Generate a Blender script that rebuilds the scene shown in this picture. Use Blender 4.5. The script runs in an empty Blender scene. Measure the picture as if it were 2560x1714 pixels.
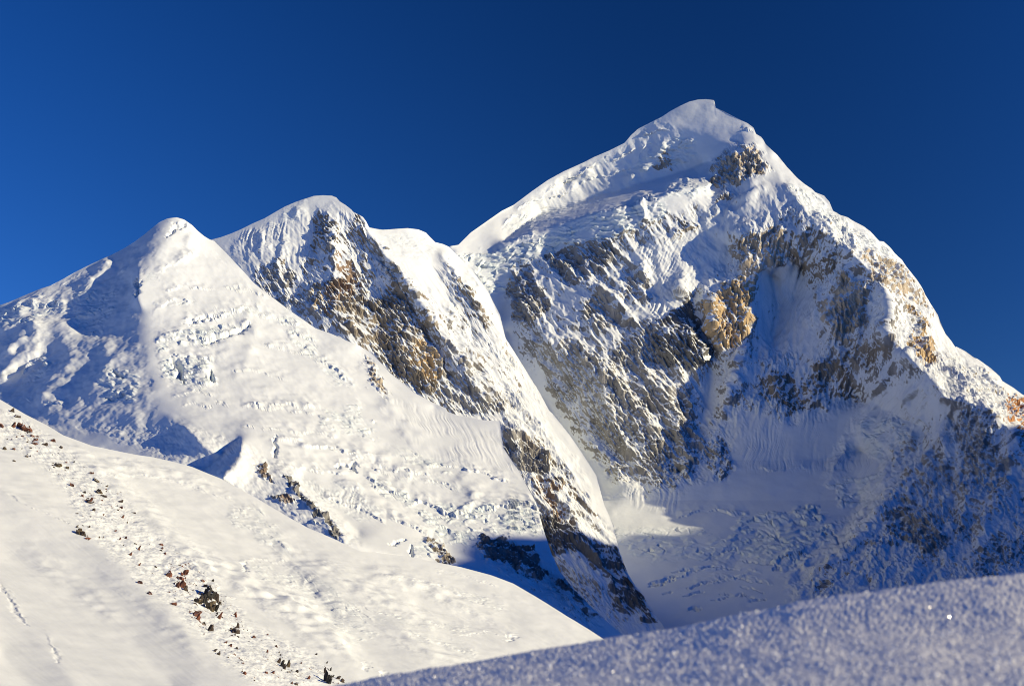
import bpy, math, random, time
import numpy as np
T0 = time.time()
random.seed(7)
rng = np.random.default_rng(11)
scene = bpy.context.scene
COL = scene.collection

# ------------------------------------------------------------------ camera
FPX = 4105.0                      # focal length in source pixels (2560 wide)
PITCH = math.atan((1500 - 857) / FPX)
cam_d = bpy.data.cameras.new('camera')
cam_d.sensor_width = 23.7
cam_d.lens = 23.7 * FPX / 2560
cam_d.clip_start = 0.05
cam_d.clip_end = 120000
cam_d.dof.use_dof = True
cam_d.dof.focus_distance = 3500
cam_d.dof.aperture_fstop = 10.0
cam = bpy.data.objects.new('camera', cam_d)
COL.objects.link(cam)
cam.rotation_euler = (math.pi / 2 + PITCH, 0, 0)
scene.camera = cam

# ------------------------------------------------------------------ sun, sky
SUN_AZ, SUN_EL = math.radians(77), math.radians(17)   # azimuth measured from behind the camera to the right
S = np.array([math.cos(SUN_EL) * math.sin(SUN_AZ), -math.cos(SUN_EL) * math.cos(SUN_AZ), math.sin(SUN_EL)])
sd = bpy.data.lights.new('sun', 'SUN')
sd.energy = 5.0
sd.angle = math.radians(0.55)
sd.color = (1.0, 0.84, 0.51)
sun = bpy.data.objects.new('sun', sd)
COL.objects.link(sun)
from mathutils import Vector
sun.rotation_euler = Vector(S).to_track_quat('Z', 'Y').to_euler()
w = bpy.data.worlds.new('World')
scene.world = w
w.use_nodes = True
wn, wl = w.node_tree.nodes, w.node_tree.links
wn.clear()
sky = wn.new('ShaderNodeTexSky')
sky.sky_type = 'NISHITA'
sky.sun_disc = False
sky.sun_elevation = SUN_EL
sky.sun_rotation = math.atan2(S[0], S[1])
sky.altitude = 5200
sky.air_density = 1.0
sky.dust_density = 0.0
sky.ozone_density = 4.0
bg = wn.new('ShaderNodeBackground')
bg.inputs[1].default_value = 0.145
wo = wn.new('ShaderNodeOutputWorld')
# deep high-altitude blue through a polarising filter: darkest a quarter turn away from the sun, all round the sky
hs = wn.new('ShaderNodeHueSaturation')
hs.inputs['Saturation'].default_value = 1.215
hs.inputs['Hue'].default_value = 0.515
tc = wn.new('ShaderNodeTexCoord')
dt = wn.new('ShaderNodeVectorMath'); dt.operation = 'DOT_PRODUCT'
dt.inputs[1].default_value = tuple(S)
wl.new(tc.outputs['Generated'], dt.inputs[0])
sq = wn.new('ShaderNodeMath'); sq.operation = 'MULTIPLY'
wl.new(dt.outputs['Value'], sq.inputs[0]); wl.new(dt.outputs['Value'], sq.inputs[1])
ad = wn.new('ShaderNodeMath'); ad.operation = 'ADD'; ad.inputs[1].default_value = 0.012
rt_ = wn.new('ShaderNodeMath'); rt_.operation = 'SQRT'
pol = wn.new('ShaderNodeMath'); pol.operation = 'MULTIPLY_ADD'; pol.inputs[1].default_value = 1.0; pol.inputs[2].default_value = 0.215
wl.new(sq.outputs[0], ad.inputs[0]); wl.new(ad.outputs[0], rt_.inputs[0]); wl.new(rt_.outputs[0], pol.inputs[0])
wl.new(pol.outputs[0], hs.inputs['Value'])
wl.new(sky.outputs[0], hs.inputs['Color'])
wl.new(hs.outputs[0], bg.inputs[0])
wl.new(bg.outputs[0], wo.inputs[0])
vs = scene.view_settings
vs.view_transform = 'Standard'
vs.look = 'None'
vs.exposure = 0.28
vs.gamma = 1.0
scene.cycles.use_denoising = True
scene.cycles.max_bounces = 6
scene.cycles.filter_width = 1.0
scene.cycles.diffuse_bounces = 1

# ------------------------------------------------------------------ pixel helpers (source pixels -> rays, metres)
CP, SP = math.cos(PITCH), math.sin(PITCH)
CROP = {0: (0, 0, 0.91484), 1: (0, 480, 2.602), 2: (500, 440, 2.602), 3: (1100, 220, 2.602), 4: (1660, 320, 2.602),
        5: (0, 960, 2.08), 6: (600, 960, 2.08), 7: (1200, 800, 2.0633), 8: (1660, 800, 1.7156)}
def k(n, pts):
    x0, y0, s = CROP[n]
    return [(p[0] / s + x0, p[1] / s + y0) + tuple(p[2:]) for p in pts]
def world(u, v, Y):
    x = (u - 1280) / FPX
    y = (857 - v) / FPX
    dy = CP - SP * y
    dz = SP + CP * y
    return np.stack([x / dy * Y, Y + 0 * x, dz / dy * Y], -1)

# ------------------------------------------------------------------ noise
def _h(ix, iy, iz, seed):
    n = (ix.astype(np.uint32) * np.uint32(374761393) + iy.astype(np.uint32) * np.uint32(668265263)
         + iz.astype(np.uint32) * np.uint32(2147483647) + np.uint32(seed * 1013904223 & 0xffffffff))
    n = (n ^ (n >> np.uint32(13))) * np.uint32(1274126177)
    n = (n ^ (n >> np.uint32(16))) * np.uint32(2246822519)
    return n ^ (n >> np.uint32(15))
_G = rng.normal(size=(256, 3)).astype(np.float32)
_G /= np.linalg.norm(_G, axis=1, keepdims=True)
def perlin(x, y, z, seed=0):
    x = np.asarray(x, np.float32); y = np.asarray(y, np.float32); z = np.asarray(z, np.float32)
    xi = np.floor(x); yi = np.floor(y); zi = np.floor(z)
    fx = x - xi; fy = y - yi; fz = z - zi
    xi = xi.astype(np.int64); yi = yi.astype(np.int64); zi = zi.astype(np.int64)
    ux = fx * fx * fx * (fx * (fx * 6 - 15) + 10); uy = fy * fy * fy * (fy * (fy * 6 - 15) + 10); uz = fz * fz * fz * (fz * (fz * 6 - 15) + 10)
    r = np.zeros_like(x)
    for a in (0, 1):
        wx = ux if a else 1 - ux
        for b in (0, 1):
            wy = uy if b else 1 - uy
            for c in (0, 1):
                wz = uz if c else 1 - uz
                g = _G[_h(xi + a, yi + b, zi + c, seed) & np.uint32(255)]
                r += wx * wy * wz * (g[..., 0] * (fx - a) + g[..., 1] * (fy - b) + g[..., 2] * (fz - c))
    return r * 1.5
def fbm(x, y, z, octv=4, seed=0, gain=0.5):
    r = 0; a = 1.0
    for o in range(octv):
        r = r + a * perlin(x, y, z, seed + o)
        x = x * 2.03; y = y * 2.03; z = z * 2.03; a *= gain
    return r
def ridged(x, y, z, octv=4, seed=0, gain=0.55):
    r = 0; a = 1.0
    for o in range(octv):
        r = r + a * (1 - 2.2 * np.abs(perlin(x, y, z, seed + o)))
        x = x * 2.07; y = y * 2.07; z = z * 2.07; a *= gain
    return r
def blocks(x, y, z, seed=0):
    """random height per Voronoi cell and distance to the cell border"""
    xi = np.floor(x).astype(np.int64); yi = np.floor(y).astype(np.int64); zi = np.floor(z).astype(np.int64)
    d1 = np.full(x.shape, 9.0); d2 = np.full(x.shape, 9.0); hv = np.zeros(x.shape)
    for a in (-1, 0, 1):
        for b in (-1, 0, 1):
            for c in (-1, 0, 1):
                h1 = _h(xi + a, yi + b, zi + c, seed)
                px = xi + a + (h1 & 1023) / 1023.0
                py = yi + b + ((h1 >> 10) & 1023) / 1023.0
                pz = zi + c + ((h1 >> 20) & 1023) / 1023.0
                d = (px - x) ** 2 + (py - y) ** 2 + (pz - z) ** 2
                near = d < d1
                d2 = np.where(near, d1, np.minimum(d2, d))
                hv = np.where(near, ((h1 >> 7) & 4095) / 4095.0, hv)
                d1 = np.where(near, d, d1)
    return hv, np.sqrt(d2) - np.sqrt(d1)

# ------------------------------------------------------------------ rasters on a 4 px grid
GS = 4
def blur(a, n):
    for _ in range(n):
        p = np.pad(a, 1, mode='edge')
        a = (p[:-2, 1:-1] + 2 * p[1:-1, 1:-1] + p[2:, 1:-1]) / 4
        p = np.pad(a, 1, mode='edge')
        a = (p[1:-1, :-2] + 2 * p[1:-1, 1:-1] + p[1:-1, 2:]) / 4
    return a
def inside(poly, U, V):
    r = np.zeros(U.shape, bool)
    n = len(poly)
    for i in range(n):
        x1, y1 = poly[i][:2]; x2, y2 = poly[(i + 1) % n][:2]
        if y1 == y2: continue
        c = ((y1 > V) != (y2 > V)) & (U < (x2 - x1) * (V - y1) / (y2 - y1) + x1)
        r ^= c
    return r
def sample(g, u0, v0, u, v):
    x = np.clip((u - u0) / GS, 0, g.shape[1] - 1.001); y = np.clip((v - v0) / GS, 0, g.shape[0] - 1.001)
    xi = x.astype(int); yi = y.astype(int); fx = x - xi; fy = y - yi
    if g.ndim == 3: fx = fx[..., None]; fy = fy[..., None]
    return (g[yi, xi] * (1 - fx) + g[yi, xi + 1] * fx) * (1 - fy) + (g[yi + 1, xi] * (1 - fx) + g[yi + 1, xi + 1] * fx) * fy
def solve(u0, v0, W, H, lines):
    """membrane through polylines of (u, v, offset)"""
    us, vss, os_ = [], [], []
    for ln in lines:
        for a, b in zip(ln[:-1], ln[1:]):
            n = max(2, int(math.hypot(b[0] - a[0], b[1] - a[1]) / 2))
            t = np.linspace(0, 1, n)
            us.append(a[0] + t * (b[0] - a[0])); vss.append(a[1] + t * (b[1] - a[1])); os_.append(a[2] + t * (b[2] - a[2]))
    us = np.concatenate(us); vss = np.concatenate(vss); os_ = np.concatenate(os_)
    cur = None
    for lev in (64, 32, 16, 8, 4):
        w_, h_ = int(W / lev) + 2, int(H / lev) + 2
        xi = np.clip(np.round((us - u0) / lev).astype(int), 0, w_ - 1); yi = np.clip(np.round((vss - v0) / lev).astype(int), 0, h_ - 1)
        acc = np.zeros((h_, w_)); cnt = np.zeros((h_, w_))
        np.add.at(acc, (yi, xi), os_); np.add.at(cnt, (yi, xi), 1)
        m = cnt > 0
        val = np.where(m, acc / np.maximum(cnt, 1), 0)
        if cur is None:
            cur = np.full((h_, w_), os_.mean())
        else:
            yy = np.clip(np.arange(h_) / 2, 0, cur.shape[0] - 1.001); xx = np.clip(np.arange(w_) / 2, 0, cur.shape[1] - 1.001)
            yi0 = yy.astype(int); xi0 = xx.astype(int); fy = (yy - yi0)[:, None]; fx = (xx - xi0)[None]
            c = cur
            cur = (c[yi0][:, xi0] * (1 - fx) + c[yi0][:, xi0 + 1] * fx) * (1 - fy) + (c[yi0 + 1][:, xi0] * (1 - fx) + c[yi0 + 1][:, xi0 + 1] * fx) * fy
        cur = np.where(m, val, cur)
        for it in range({64: 300, 32: 200, 16: 140, 8: 90, 4: 60}[lev]):
            p = np.pad(cur, 1, mode='edge')
            cur = np.where(m, val, 0.25 * (p[:-2, 1:-1] + p[2:, 1:-1] + p[1:-1, :-2] + p[1:-1, 2:]))
    return cur

# ------------------------------------------------------------------ materials
def new_mat(name):
    m = bpy.data.materials.new(name)
    m.use_nodes = True
    nt = m.node_tree
    nt.nodes.clear()
    out = nt.nodes.new('ShaderNodeOutputMaterial')
    b = nt.nodes.new('ShaderNodeBsdfPrincipled')
    nt.links.new(b.outputs[0], out.inputs[0])
    return m, nt, b
class NT:
    def __init__(s, nt): s.nt = nt
    def n(s, t, **kw):
        x = s.nt.nodes.new(t)
        for a, v in kw.items(): setattr(x, a, v)
        return x
    def put(s, sock, v):
        if hasattr(v, 'links') or hasattr(v, 'is_linked'): s.nt.links.new(v, sock)
        else: sock.default_value = v
    def math(s, op, a, b=0.0, c=None, clamp=False):
        x = s.n('ShaderNodeMath', operation=op, use_clamp=clamp)
        s.put(x.inputs[0], a); s.put(x.inputs[1], b)
        if c is not None: s.put(x.inputs[2], c)
        return x.outputs[0]
    def mix(s, f, a, b):
        x = s.n('ShaderNodeMix', data_type='RGBA')
        s.put(x.inputs[0], f); s.put(x.inputs[6], a); s.put(x.inputs[7], b)
        return x.outputs[2]
    def noise(s, vec, scale, detail=4, rough=0.55, dist=0.0):
        x = s.n('ShaderNodeTexNoise')
        s.nt.links.new(vec, x.inputs['Vector'])
        x.inputs['Scale'].default_value = scale; x.inputs['Detail'].default_value = detail
        x.inputs['Roughness'].default_value = rough; x.inputs['Distortion'].default_value = dist
        return x.outputs['Fac']
    def ramp(s, v, lo, hi, a=0.0, b=1.0):
        x = s.n('ShaderNodeMapRange', interpolation_type='SMOOTHSTEP')
        s.put(x.inputs[0], v)
        x.inputs[1].default_value = lo; x.inputs[2].default_value = hi; x.inputs[3].default_value = a; x.inputs[4].default_value = b
        return x.outputs[0]

def terrain_mat(name, m_px, upw=0.8):
    """snow over rock; m_px = metres one source pixel covers on this layer"""
    m, nt, b = new_mat(name)
    q = NT(nt)
    geo = q.n('ShaderNodeNewGeometry')
    pos = geo.outputs['Position']
    at = lambda nm: q.n('ShaderNodeAttribute', attribute_name=nm)
    rock = at('rock').outputs['Fac']; rcol = at('rock_colour').outputs['Color']; ice = at('ice').outputs['Fac']
    st = q.n('ShaderNodeMapping'); st.inputs['Rotation'].default_value = (0, math.radians(-22), 0); st.inputs['Scale'].default_value = (1.0, 1.0, 0.26)
    nt.links.new(pos, st.inputs['Vector'])
    stv = st.outputs[0]
    f = 1.0 / m_px
    n1 = q.noise(stv, f / 9, 6, 0.74)
    n2 = q.noise(pos, f / 4, 3, 0.65)
    nz = q.n('ShaderNodeSeparateXYZ'); nt.links.new(geo.outputs['Normal'], nz.inputs[0])
    up = q.math('SUBTRACT', nz.outputs[2], 0.5)
    t = q.math('ADD', rock, q.math('MULTIPLY', q.math('SUBTRACT', n1, 0.5), 2.1))
    t = q.math('ADD', t, q.math('MULTIPLY', q.math('SUBTRACT', n2, 0.5), 0.9))
    t = q.math('SUBTRACT', t, q.math('MULTIPLY', up, upw))
    gate = q.ramp(rock, 0.03, 0.2)
    mask = q.math('MULTIPLY', q.ramp(t, 0.50, 0.66), gate)
    cv = q.noise(stv, f / 30, 5, 0.65)
    rc = q.n('ShaderNodeHueSaturation')
    nt.links.new(rcol, rc.inputs['Color'])
    q.put(rc.inputs['Value'], q.ramp(cv, 0.25, 0.75, 0.62, 1.4))
    rc.inputs['Saturation'].default_value = 1.0
    sn = q.noise(pos, f / 90, 3, 0.5)
    snow = q.mix(q.ramp(sn, 0.3, 0.7), (0.72, 0.765, 0.81, 1), (0.77, 0.815, 0.86, 1))
    icn = q.noise(stv, f / 16, 4, 0.6)
    icec = q.mix(q.ramp(icn, 0.35, 0.65), (0.64, 0.74, 0.79, 1), (0.74, 0.80, 0.83, 1))
    snow = q.mix(ice, snow, icec)
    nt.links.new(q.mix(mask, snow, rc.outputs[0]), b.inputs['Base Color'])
    q.put(b.inputs['Roughness'], q.math('ADD', q.math('MULTIPLY', mask, 0.25), 0.6))
    b.inputs['Specular IOR Level'].default_value = 0.25
    # relief finer than the mesh
    bn = q.n('ShaderNodeBump')
    bn.inputs['Distance'].default_value = m_px * 1.0
    hs = q.math('MULTIPLY', q.noise(pos, f / 14, 5, 0.65), 0.8)
    rgd = q.n('ShaderNodeTexNoise', noise_type='RIDGED_MULTIFRACTAL')
    nt.links.new(stv, rgd.inputs['Vector']); rgd.inputs['Scale'].default_value = f / 7; rgd.inputs['Detail'].default_value = 4; rgd.inputs['Roughness'].default_value = 0.6
    hr = q.math('MULTIPLY', rgd.outputs['Fac'], 4.2)
    hh = q.math('ADD', q.math('MULTIPLY', hs, q.math('ADD', 0.6, q.math('MULTIPLY', ice, 3.0))), q.math('MULTIPLY', hr, q.math('MULTIPLY', gate, q.math('ADD', 0.25, q.math('MULTIPLY', mask, 0.75)))))
    nt.links.new(hh, bn.inputs['Height'])
    bn.inputs['Strength'].default_value = 0.8
    nt.links.new(bn.outputs[0], b.inputs['Normal'])
    return m

# ------------------------------------------------------------------ rock colours (true, unlit)
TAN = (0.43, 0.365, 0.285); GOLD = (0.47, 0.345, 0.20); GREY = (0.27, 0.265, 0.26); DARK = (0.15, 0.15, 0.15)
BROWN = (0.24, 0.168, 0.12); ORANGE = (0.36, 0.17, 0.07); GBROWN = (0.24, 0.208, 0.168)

LAYERS = {}
class Layer:
    def __init__(s, name, top, bottom, base, lines, label, du=2.3, dv=2.3, rocks=(), seracs=(), flutes=(), bumps=(), notch=(), smooth=0,
                 rough=1.0, swell=1.0, back=(900, 800), lean=((0, 0.35), (1, 0.35)), steps=(), m_px=None, hummocks=(), smooths=(), streaks=(), rugged=(), snowy=(), ribs=(), swell2=0.6, upw=0.8):
        s.name = name; s.upw = upw
        s.top = sorted(top); s.bottom = sorted(bottom)
        u0, u1 = s.top[0][0], s.top[-1][0]
        s.base = base if callable(base) else (lambda u, v, b=sorted(base): np.interp(v, [p[0] for p in b], [p[1] for p in b]))
        tu = np.array([p[0] for p in s.top]); tv = np.array([p[1] for p in s.top])
        bu = np.array([p[0] for p in s.bottom]); bv = np.array([p[1] for p in s.bottom])
        s.gu0, s.gv0 = u0 - 40, tv.min() - 40
        s.W, s.H = u1 - u0 + 80, bv.max() - s.gv0 + 40
        off = solve(s.gu0, s.gv0, s.W, s.H, lines)
        hh, ww = off.shape
        U, V = np.meshgrid(s.gu0 + np.arange(ww) * GS, s.gv0 + np.arange(hh) * GS)
        if smooth: off = blur(off, smooth)
        for (poly, nb_) in smooths:
            m_ = blur(inside(poly, U, V).astype(float), 12)
            off = off * (1 - m_) + blur(off, nb_) * m_
        for (poly, amp, soft) in bumps:
            off = off + amp * blur(inside(poly, U, V).astype(float), soft)
        s.off = off
        R = np.zeros(U.shape); RC = np.zeros(U.shape + (3,)) + np.array(GREY); PID = np.zeros(U.shape, int)
        rb = np.zeros(U.shape)
        s.parts = []
        for rk in rocks:
            poly, cov, colr = rk[:3]
            ins = inside(poly, U, V)
            sf = blur(ins.astype(float), 5 if ins.sum() > 220 else 1)
            R = np.maximum(R, sf * cov)
            a = blur(ins.astype(float), 3)[..., None]
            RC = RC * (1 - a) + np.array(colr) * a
            if len(rk) > 3:
                s.parts.append((rk[3], rk[4] if len(rk) > 4 else None))
                PID[ins] = len(s.parts)
        RG = np.zeros(U.shape)
        for (poly, val, cov, colr) in rugged:
            a = blur(inside(poly, U, V).astype(float), 10)
            RG = np.maximum(RG, a * val)
            new = a * cov
            RC = np.where((new > R + 0.05)[..., None], np.array(colr), RC)
            R = np.maximum(R, new)
        for poly in snowy:
            a = blur(inside(poly, U, V).astype(float), 4)
            R = R * (1 - 0.8 * a); RG = RG * (1 - 0.45 * a)
        SR = np.zeros(U.shape)
        for sr in seracs:
            ins = inside(sr[0], U, V)
            SR = np.maximum(SR, blur(ins.astype(float), 2) * sr[1])
            if len(sr) > 2:
                s.parts.append((sr[2], sr[3]))
                PID[ins] = len(s.parts)
        # mesh grid
        bt = [u0]
        while bt[-1] < u1:
            x = bt[-1]
            o = max(0 - x, x - 2560, 0)
            bt.append(x + du + o * 0.06)
        uc = np.array(bt)
        uc = uc[uc <= u1 + 0.01]
        topc = np.interp(uc, tu, tv); botc = np.interp(uc, bu, bv)
        # rows hang from a smoothed line just above the crest and collapse onto the crest, so steps in it do not shear the grid
        hw = max(3, int(26 / du))
        pt = np.pad(topc, hw, mode='edge')
        env = np.array([pt[i:i + 2 * hw + 1].min() for i in range(len(topc))])
        pe_ = np.pad(env, hw // 2, mode='edge')
        env = np.array([pe_[i:i + 2 * (hw // 2) + 1].mean() for i in range(len(topc))])
        env = np.minimum(env, topc)
        nr = int((botc - env).max() / dv)
        t = np.linspace(0, 1, nr)
        u = np.repeat(uc[None], nr, 0)
        v = np.maximum(env[None] + t[:, None] * (botc - env)[None], topc[None])
        P = s.base_point(u, v)
        # normals of the base
        def nrm(P):
            gu = np.gradient(P, axis=1); gv = np.gradient(P, axis=0)
            n = np.cross(gv, gu)
            n /= np.linalg.norm(n, axis=-1, keepdims=True) + 1e-9
            return n
        N = nrm(P)
        if (N[..., 1].mean() > 0): N = -N
        Yb = s.base(u, v)
        mp = Yb / FPX
        s.m_px = float(m_px or np.median(mp))
        dist_top = (v - topc[None])
        damp = 0.25 + 0.75 * np.clip(dist_top / 22.0, 0, 1)
        x, y, z = [P[..., i] / s.m_px for i in range(3)]
        wu = u + 16 * fbm(x / 45, y / 45, z / 45, 4, 131, 0.6); wv = v + 16 * fbm(x / 45, y / 45, z / 45, 4, 151, 0.6)
        r = sample(R, s.gu0, s.gv0, wu, wv); sr = sample(SR, s.gu0, s.gv0, wu, wv)
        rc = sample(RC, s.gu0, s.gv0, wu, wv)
        rg = np.maximum(sample(RG, s.gu0, s.gv0, wu, wv), np.minimum(1, r * 1.7))
        D = swell * 3.0 * fbm(x / 150, y / 150, z / 150, 3, 3) + swell2 * fbm(x / 38, y / 38, z / 38, 3, 9)
        for (ln, hgt, wl_, wr_, rnd) in ribs:     # aretes: ln runs downhill, wl_ / wr_ = width of its left / right flank
            lu = [p[0] for p in ln]; lv = [p[1] for p in ln]; mw = max(wl_, wr_) + 16
            sel = (u > min(lu) - mw) & (u < max(lu) + mw) & (v > min(lv) - mw) & (v < max(lv) + mw)
            if not sel.any(): continue
            kw = 0.35 if rnd else 0.8
            U1 = u[sel] + kw * (wu[sel] - u[sel]); V1 = v[sel] + kw * (wv[sel] - v[sel])
            dist = np.full(U1.shape, 1e9); along = np.zeros(U1.shape); side = np.ones(U1.shape); ns = len(ln) - 1
            for i_, (a, c) in enumerate(zip(ln[:-1], ln[1:])):
                dx, dy = c[0] - a[0], c[1] - a[1]
                tt = np.clip(((U1 - a[0]) * dx + (V1 - a[1]) * dy) / (dx * dx + dy * dy + 1e-9), 0, 1)
                ex = U1 - a[0] - tt * dx; ey = V1 - a[1] - tt * dy
                dd = np.hypot(ex, ey); nr_ = dd < dist
                side = np.where(nr_, np.sign(dy * ex - dx * ey), side); along = np.where(nr_, (i_ + tt) / ns, along); dist = np.minimum(dist, dd)
            wd_ = np.where(side > 0, wr_, wl_)
            e_ = np.clip(5 * along, 0.0, 1) * np.clip(4 * (1 - along), 0.0, 1) * np.clip(0.85 + 0.8 * perlin(x[sel] / 40, y[sel] / 40, z[sel] / 40, 341), 0.3, 1.3)
            prof_ = np.exp(-(dist / (0.6 * wd_)) ** 2) if rnd else np.clip(1 - dist / wd_, 0, 1) ** 1.15
            D[sel] += hgt * e_ * prof_
        for (ln, amp, ln_) in steps:              # ledges: the ground above the line stands proud and breaks off at it
            lu = [p[0] for p in ln]; lv = [p[1] for p in ln]
            sel = (u > min(lu)) & (u < max(lu)) & (v > min(lv) - ln_ * 4 - 30) & (v < max(lv) + 30)
            if not sel.any(): continue
            sd_ = np.interp(u[sel], lu, lv) + 0.55 * (wv[sel] - v[sel]) + 2.5 * fbm(x[sel] / 9, y[sel] / 9, z[sel] / 9, 2, 311) - v[sel]
            e_ = np.clip((u[sel] - min(lu)) / 14, 0, 1) * np.clip((max(lu) - u[sel]) / 14, 0, 1) * np.clip(0.75 + 0.9 * perlin(x[sel] / 22, y[sel] / 22, z[sel] / 22, 317), 0.1, 1.3)
            D[sel] += amp * e_ * np.clip(sd_ / 1.6, 0, 1) * np.exp(-np.maximum(sd_, 0) / ln_)
        for (poly, amp, ang, wl_, asp) in streaks:
            fm = sample(blur(inside(poly, U, V).astype(float), 14), s.gu0, s.gv0, u, v)
            mk = fm > 0.02
            c_, s_ = math.cos(math.radians(ang)), math.sin(math.radians(ang))
            al = u[mk] * c_ + v[mk] * s_; ac = -u[mk] * s_ + v[mk] * c_ + 7 * perlin(u[mk] / 90, v[mk] / 90, 0 * u[mk], 331)
            D[mk] += fm[mk] * amp * fbm(al / (wl_ * asp), ac / wl_, 0 * ac, 4, 333, 0.6)
        for (ln, wd, amp) in notch:               # crevasses: ragged troughs with a raised lip on the far side
            lu = [p[0] for p in ln]; lv = [p[1] for p in ln]
            sel = (u > min(lu) - 40) & (u < max(lu) + 40) & (v > min(lv) - 40) & (v < max(lv) + 40)
            if not sel.any(): continue
            U1 = u[sel] + 0.5 * (wu[sel] - u[sel]); V1 = v[sel] + 0.5 * (wv[sel] - v[sel])
            dist = np.full(U1.shape, 1e9); along = np.zeros(U1.shape); ns = len(ln) - 1
            for i_, (a, c) in enumerate(zip(ln[:-1], ln[1:])):
                dx, dy = c[0] - a[0], c[1] - a[1]
                tt = np.clip(((U1 - a[0]) * dx + (V1 - a[1]) * dy) / (dx * dx + dy * dy + 1e-9), 0, 1)
                dd = np.hypot(U1 - a[0] - tt * dx, V1 - a[1] - tt * dy)
                along = np.where(dd < dist, (i_ + tt) / ns, along); dist = np.minimum(dist, dd)
            wdv = wd * (0.35 + 1.3 * np.clip(0.5 + 1.2 * perlin(x[sel] / 14, y[sel] / 14, z[sel] / 14, 301), 0, 1)) * np.clip(6 * along, 0.15, 1) * np.clip(6 * (1 - along), 0.15, 1)
            D[sel] -= amp * np.exp(-(dist / wdv) ** 2)
        mk = rg > 0.02
        a = np.zeros(u.shape)
        xs, ys, zs = x[mk], y[mk], z[mk]
        (ua, la), (ub, lb) = lean
        wb = np.clip((u[mk] - ua) / (ub - ua), 0, 1)
        big = fine = 0
        for lv, wt in ((la, 1 - wb), (lb, wb)):
            ls = xs + lv * zs
            big = big + wt * ridged(ls / 54, ys / 75, zs / 220, 3, 21)
            fine = fine + wt * (4.4 * (ridged(ls / 10.5, ys / 18, zs / 60, 3, 41) - 1) + 2.0 * fbm(ls / 5, ys / 7, zs / 10, 3, 45)) * (0.34 + 0.66 * np.minimum(1, 2.2 * r[mk]))
        hard = r[mk] > 0.22
        if hard.any():                              # jointed rock: angular blocks standing at different depths
            lh = (xs + np.where(wb < 0.5, la, lb) * zs)[hard]
            h3, e3 = blocks(lh / 9, ys[hard] / 16, zs[hard] / 42, 15)
            h4, e4 = blocks(lh / 5, ys[hard] / 8, zs[hard] / 15, 16)
            ang = 5.5 * (h3 - 0.5) * np.clip(e3 * 12, 0, 1) + 2.6 * (h4 - 0.5)
            tmp = np.zeros(xs.shape); tmp[hard] = ang * np.clip((r[mk][hard] - 0.22) * 4, 0, 1)
            fine = fine + tmp
        vary = np.clip(1.0 + 1.3 * fbm(xs / 85, ys / 85, zs / 120, 2, 49), 0.35, 1.7)      # massive and shattered stretches
        a[mk] = rough * (10.0 * (big - 1.0) + fine * vary) * rg[mk] + 5.0 * r[mk]
        r = np.clip(r * (0.86 + 0.75 * fbm(x / 26, y / 26, z / 40, 3, 47)), 0, 1)
        D += a
        mk = sr > 0.02
        if mk.any():
            xs, ys, zs = x[mk], y[mk], z[mk]
            wx = xs + 6 * perlin(xs / 20, ys / 20, zs / 20, 71); wz = zs + 6 * perlin(xs / 20, ys / 20, zs / 20, 72)
            q_ = sr[mk] * np.clip(0.75 + 1.3 * fbm(xs / 32, ys / 32, zs / 32, 2, 79), 0.05, 1.15)
            h1, e1 = blocks(wx / 36, ys / 46, wz / 24, 5)
            h2, e2 = blocks(wx / 12, ys / 16, wz / 9, 6)
            tr = (zs + 11 * fbm(xs / 48, ys / 48, zs / 48, 3, 81) + 7 * h1) / 17.0
            saw = tr - np.floor(tr); saw = np.where(saw < 0.14, saw / 0.14, (1 - saw) / 0.86)
            gap = np.exp(-(e1 / 0.07) ** 2) * np.clip(2.5 * perlin(xs / 40, ys / 40, zs / 40, 83) + 0.3, 0, 1)
            D[mk] += q_ * (5.0 * saw + 9.0 * (h1 - 0.5) * np.clip(e1 * 9, 0, 1) - 6.0 * gap + 2.4 * (h2 - 0.5) * np.clip(e2 * 6, 0, 1) + 1.0 * fbm(xs / 7, ys / 7, zs / 7, 3, 77))
            sr[mk] = np.clip(q_, 0, 1)
        for (poly, amp, ang, wl_) in flutes:
            fm = sample(blur(inside(poly, U, V).astype(float), 4), s.gu0, s.gv0, u, v)
            mk = fm > 0.02
            c_, s_ = math.cos(math.radians(ang)), math.sin(math.radians(ang))
            ac = x[mk] * c_ + z[mk] * s_; al = -x[mk] * s_ + z[mk] * c_
            wp = 9 * perlin(x[mk] / 60, y[mk] / 60, z[mk] / 60, 95)
            D[mk] += fm[mk] * amp * np.clip(0.55 + 1.4 * perlin(x[mk] / 70, y[mk] / 70, z[mk] / 110, 97), 0.08, 1.2) * (ridged((ac + wp) / wl_, y[mk] / 900, al / (wl_ * 14), 4, 91, 0.6) - 1)
        for (poly, amp, wl_, kind) in hummocks:
            fm = sample(blur(inside(poly, U, V).astype(float), 4), s.gu0, s.gv0, wu, wv)
            mk = fm > 0.02
            xs, ys, zs = x[mk] / wl_, y[mk] / wl_, z[mk] / wl_
            D[mk] += fm[mk] * amp * (fbm(xs, ys, zs, 4, 201, 0.55) if kind == 0 else -np.abs(fbm(xs, ys, zs, 4, 211, 0.55)) if kind == 1 else np.abs(fbm(xs, ys, zs, 4, 221, 0.5)))
        D = D * damp * mp
        P = P + N * D[..., None]
        # rock shows where the relief is locally steeper than the slope it stands on
        N2 = nrm(P)
        expo = np.clip((N[..., 2] - N2[..., 2]) * 2.2, -0.8, 1.0)
        expo[~np.isfinite(expo)] = 0
        r = np.clip(r * (1 + 0.9 * expo) + 0.22 * rg * expo, 0, 1.2)
        s.rockv = r
        s.build(P, uc, nr, r, rc, sr, sample(PID.astype(float), s.gu0, s.gv0, np.round(u / GS) * GS, np.round(v / GS) * GS), back, label)
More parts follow.
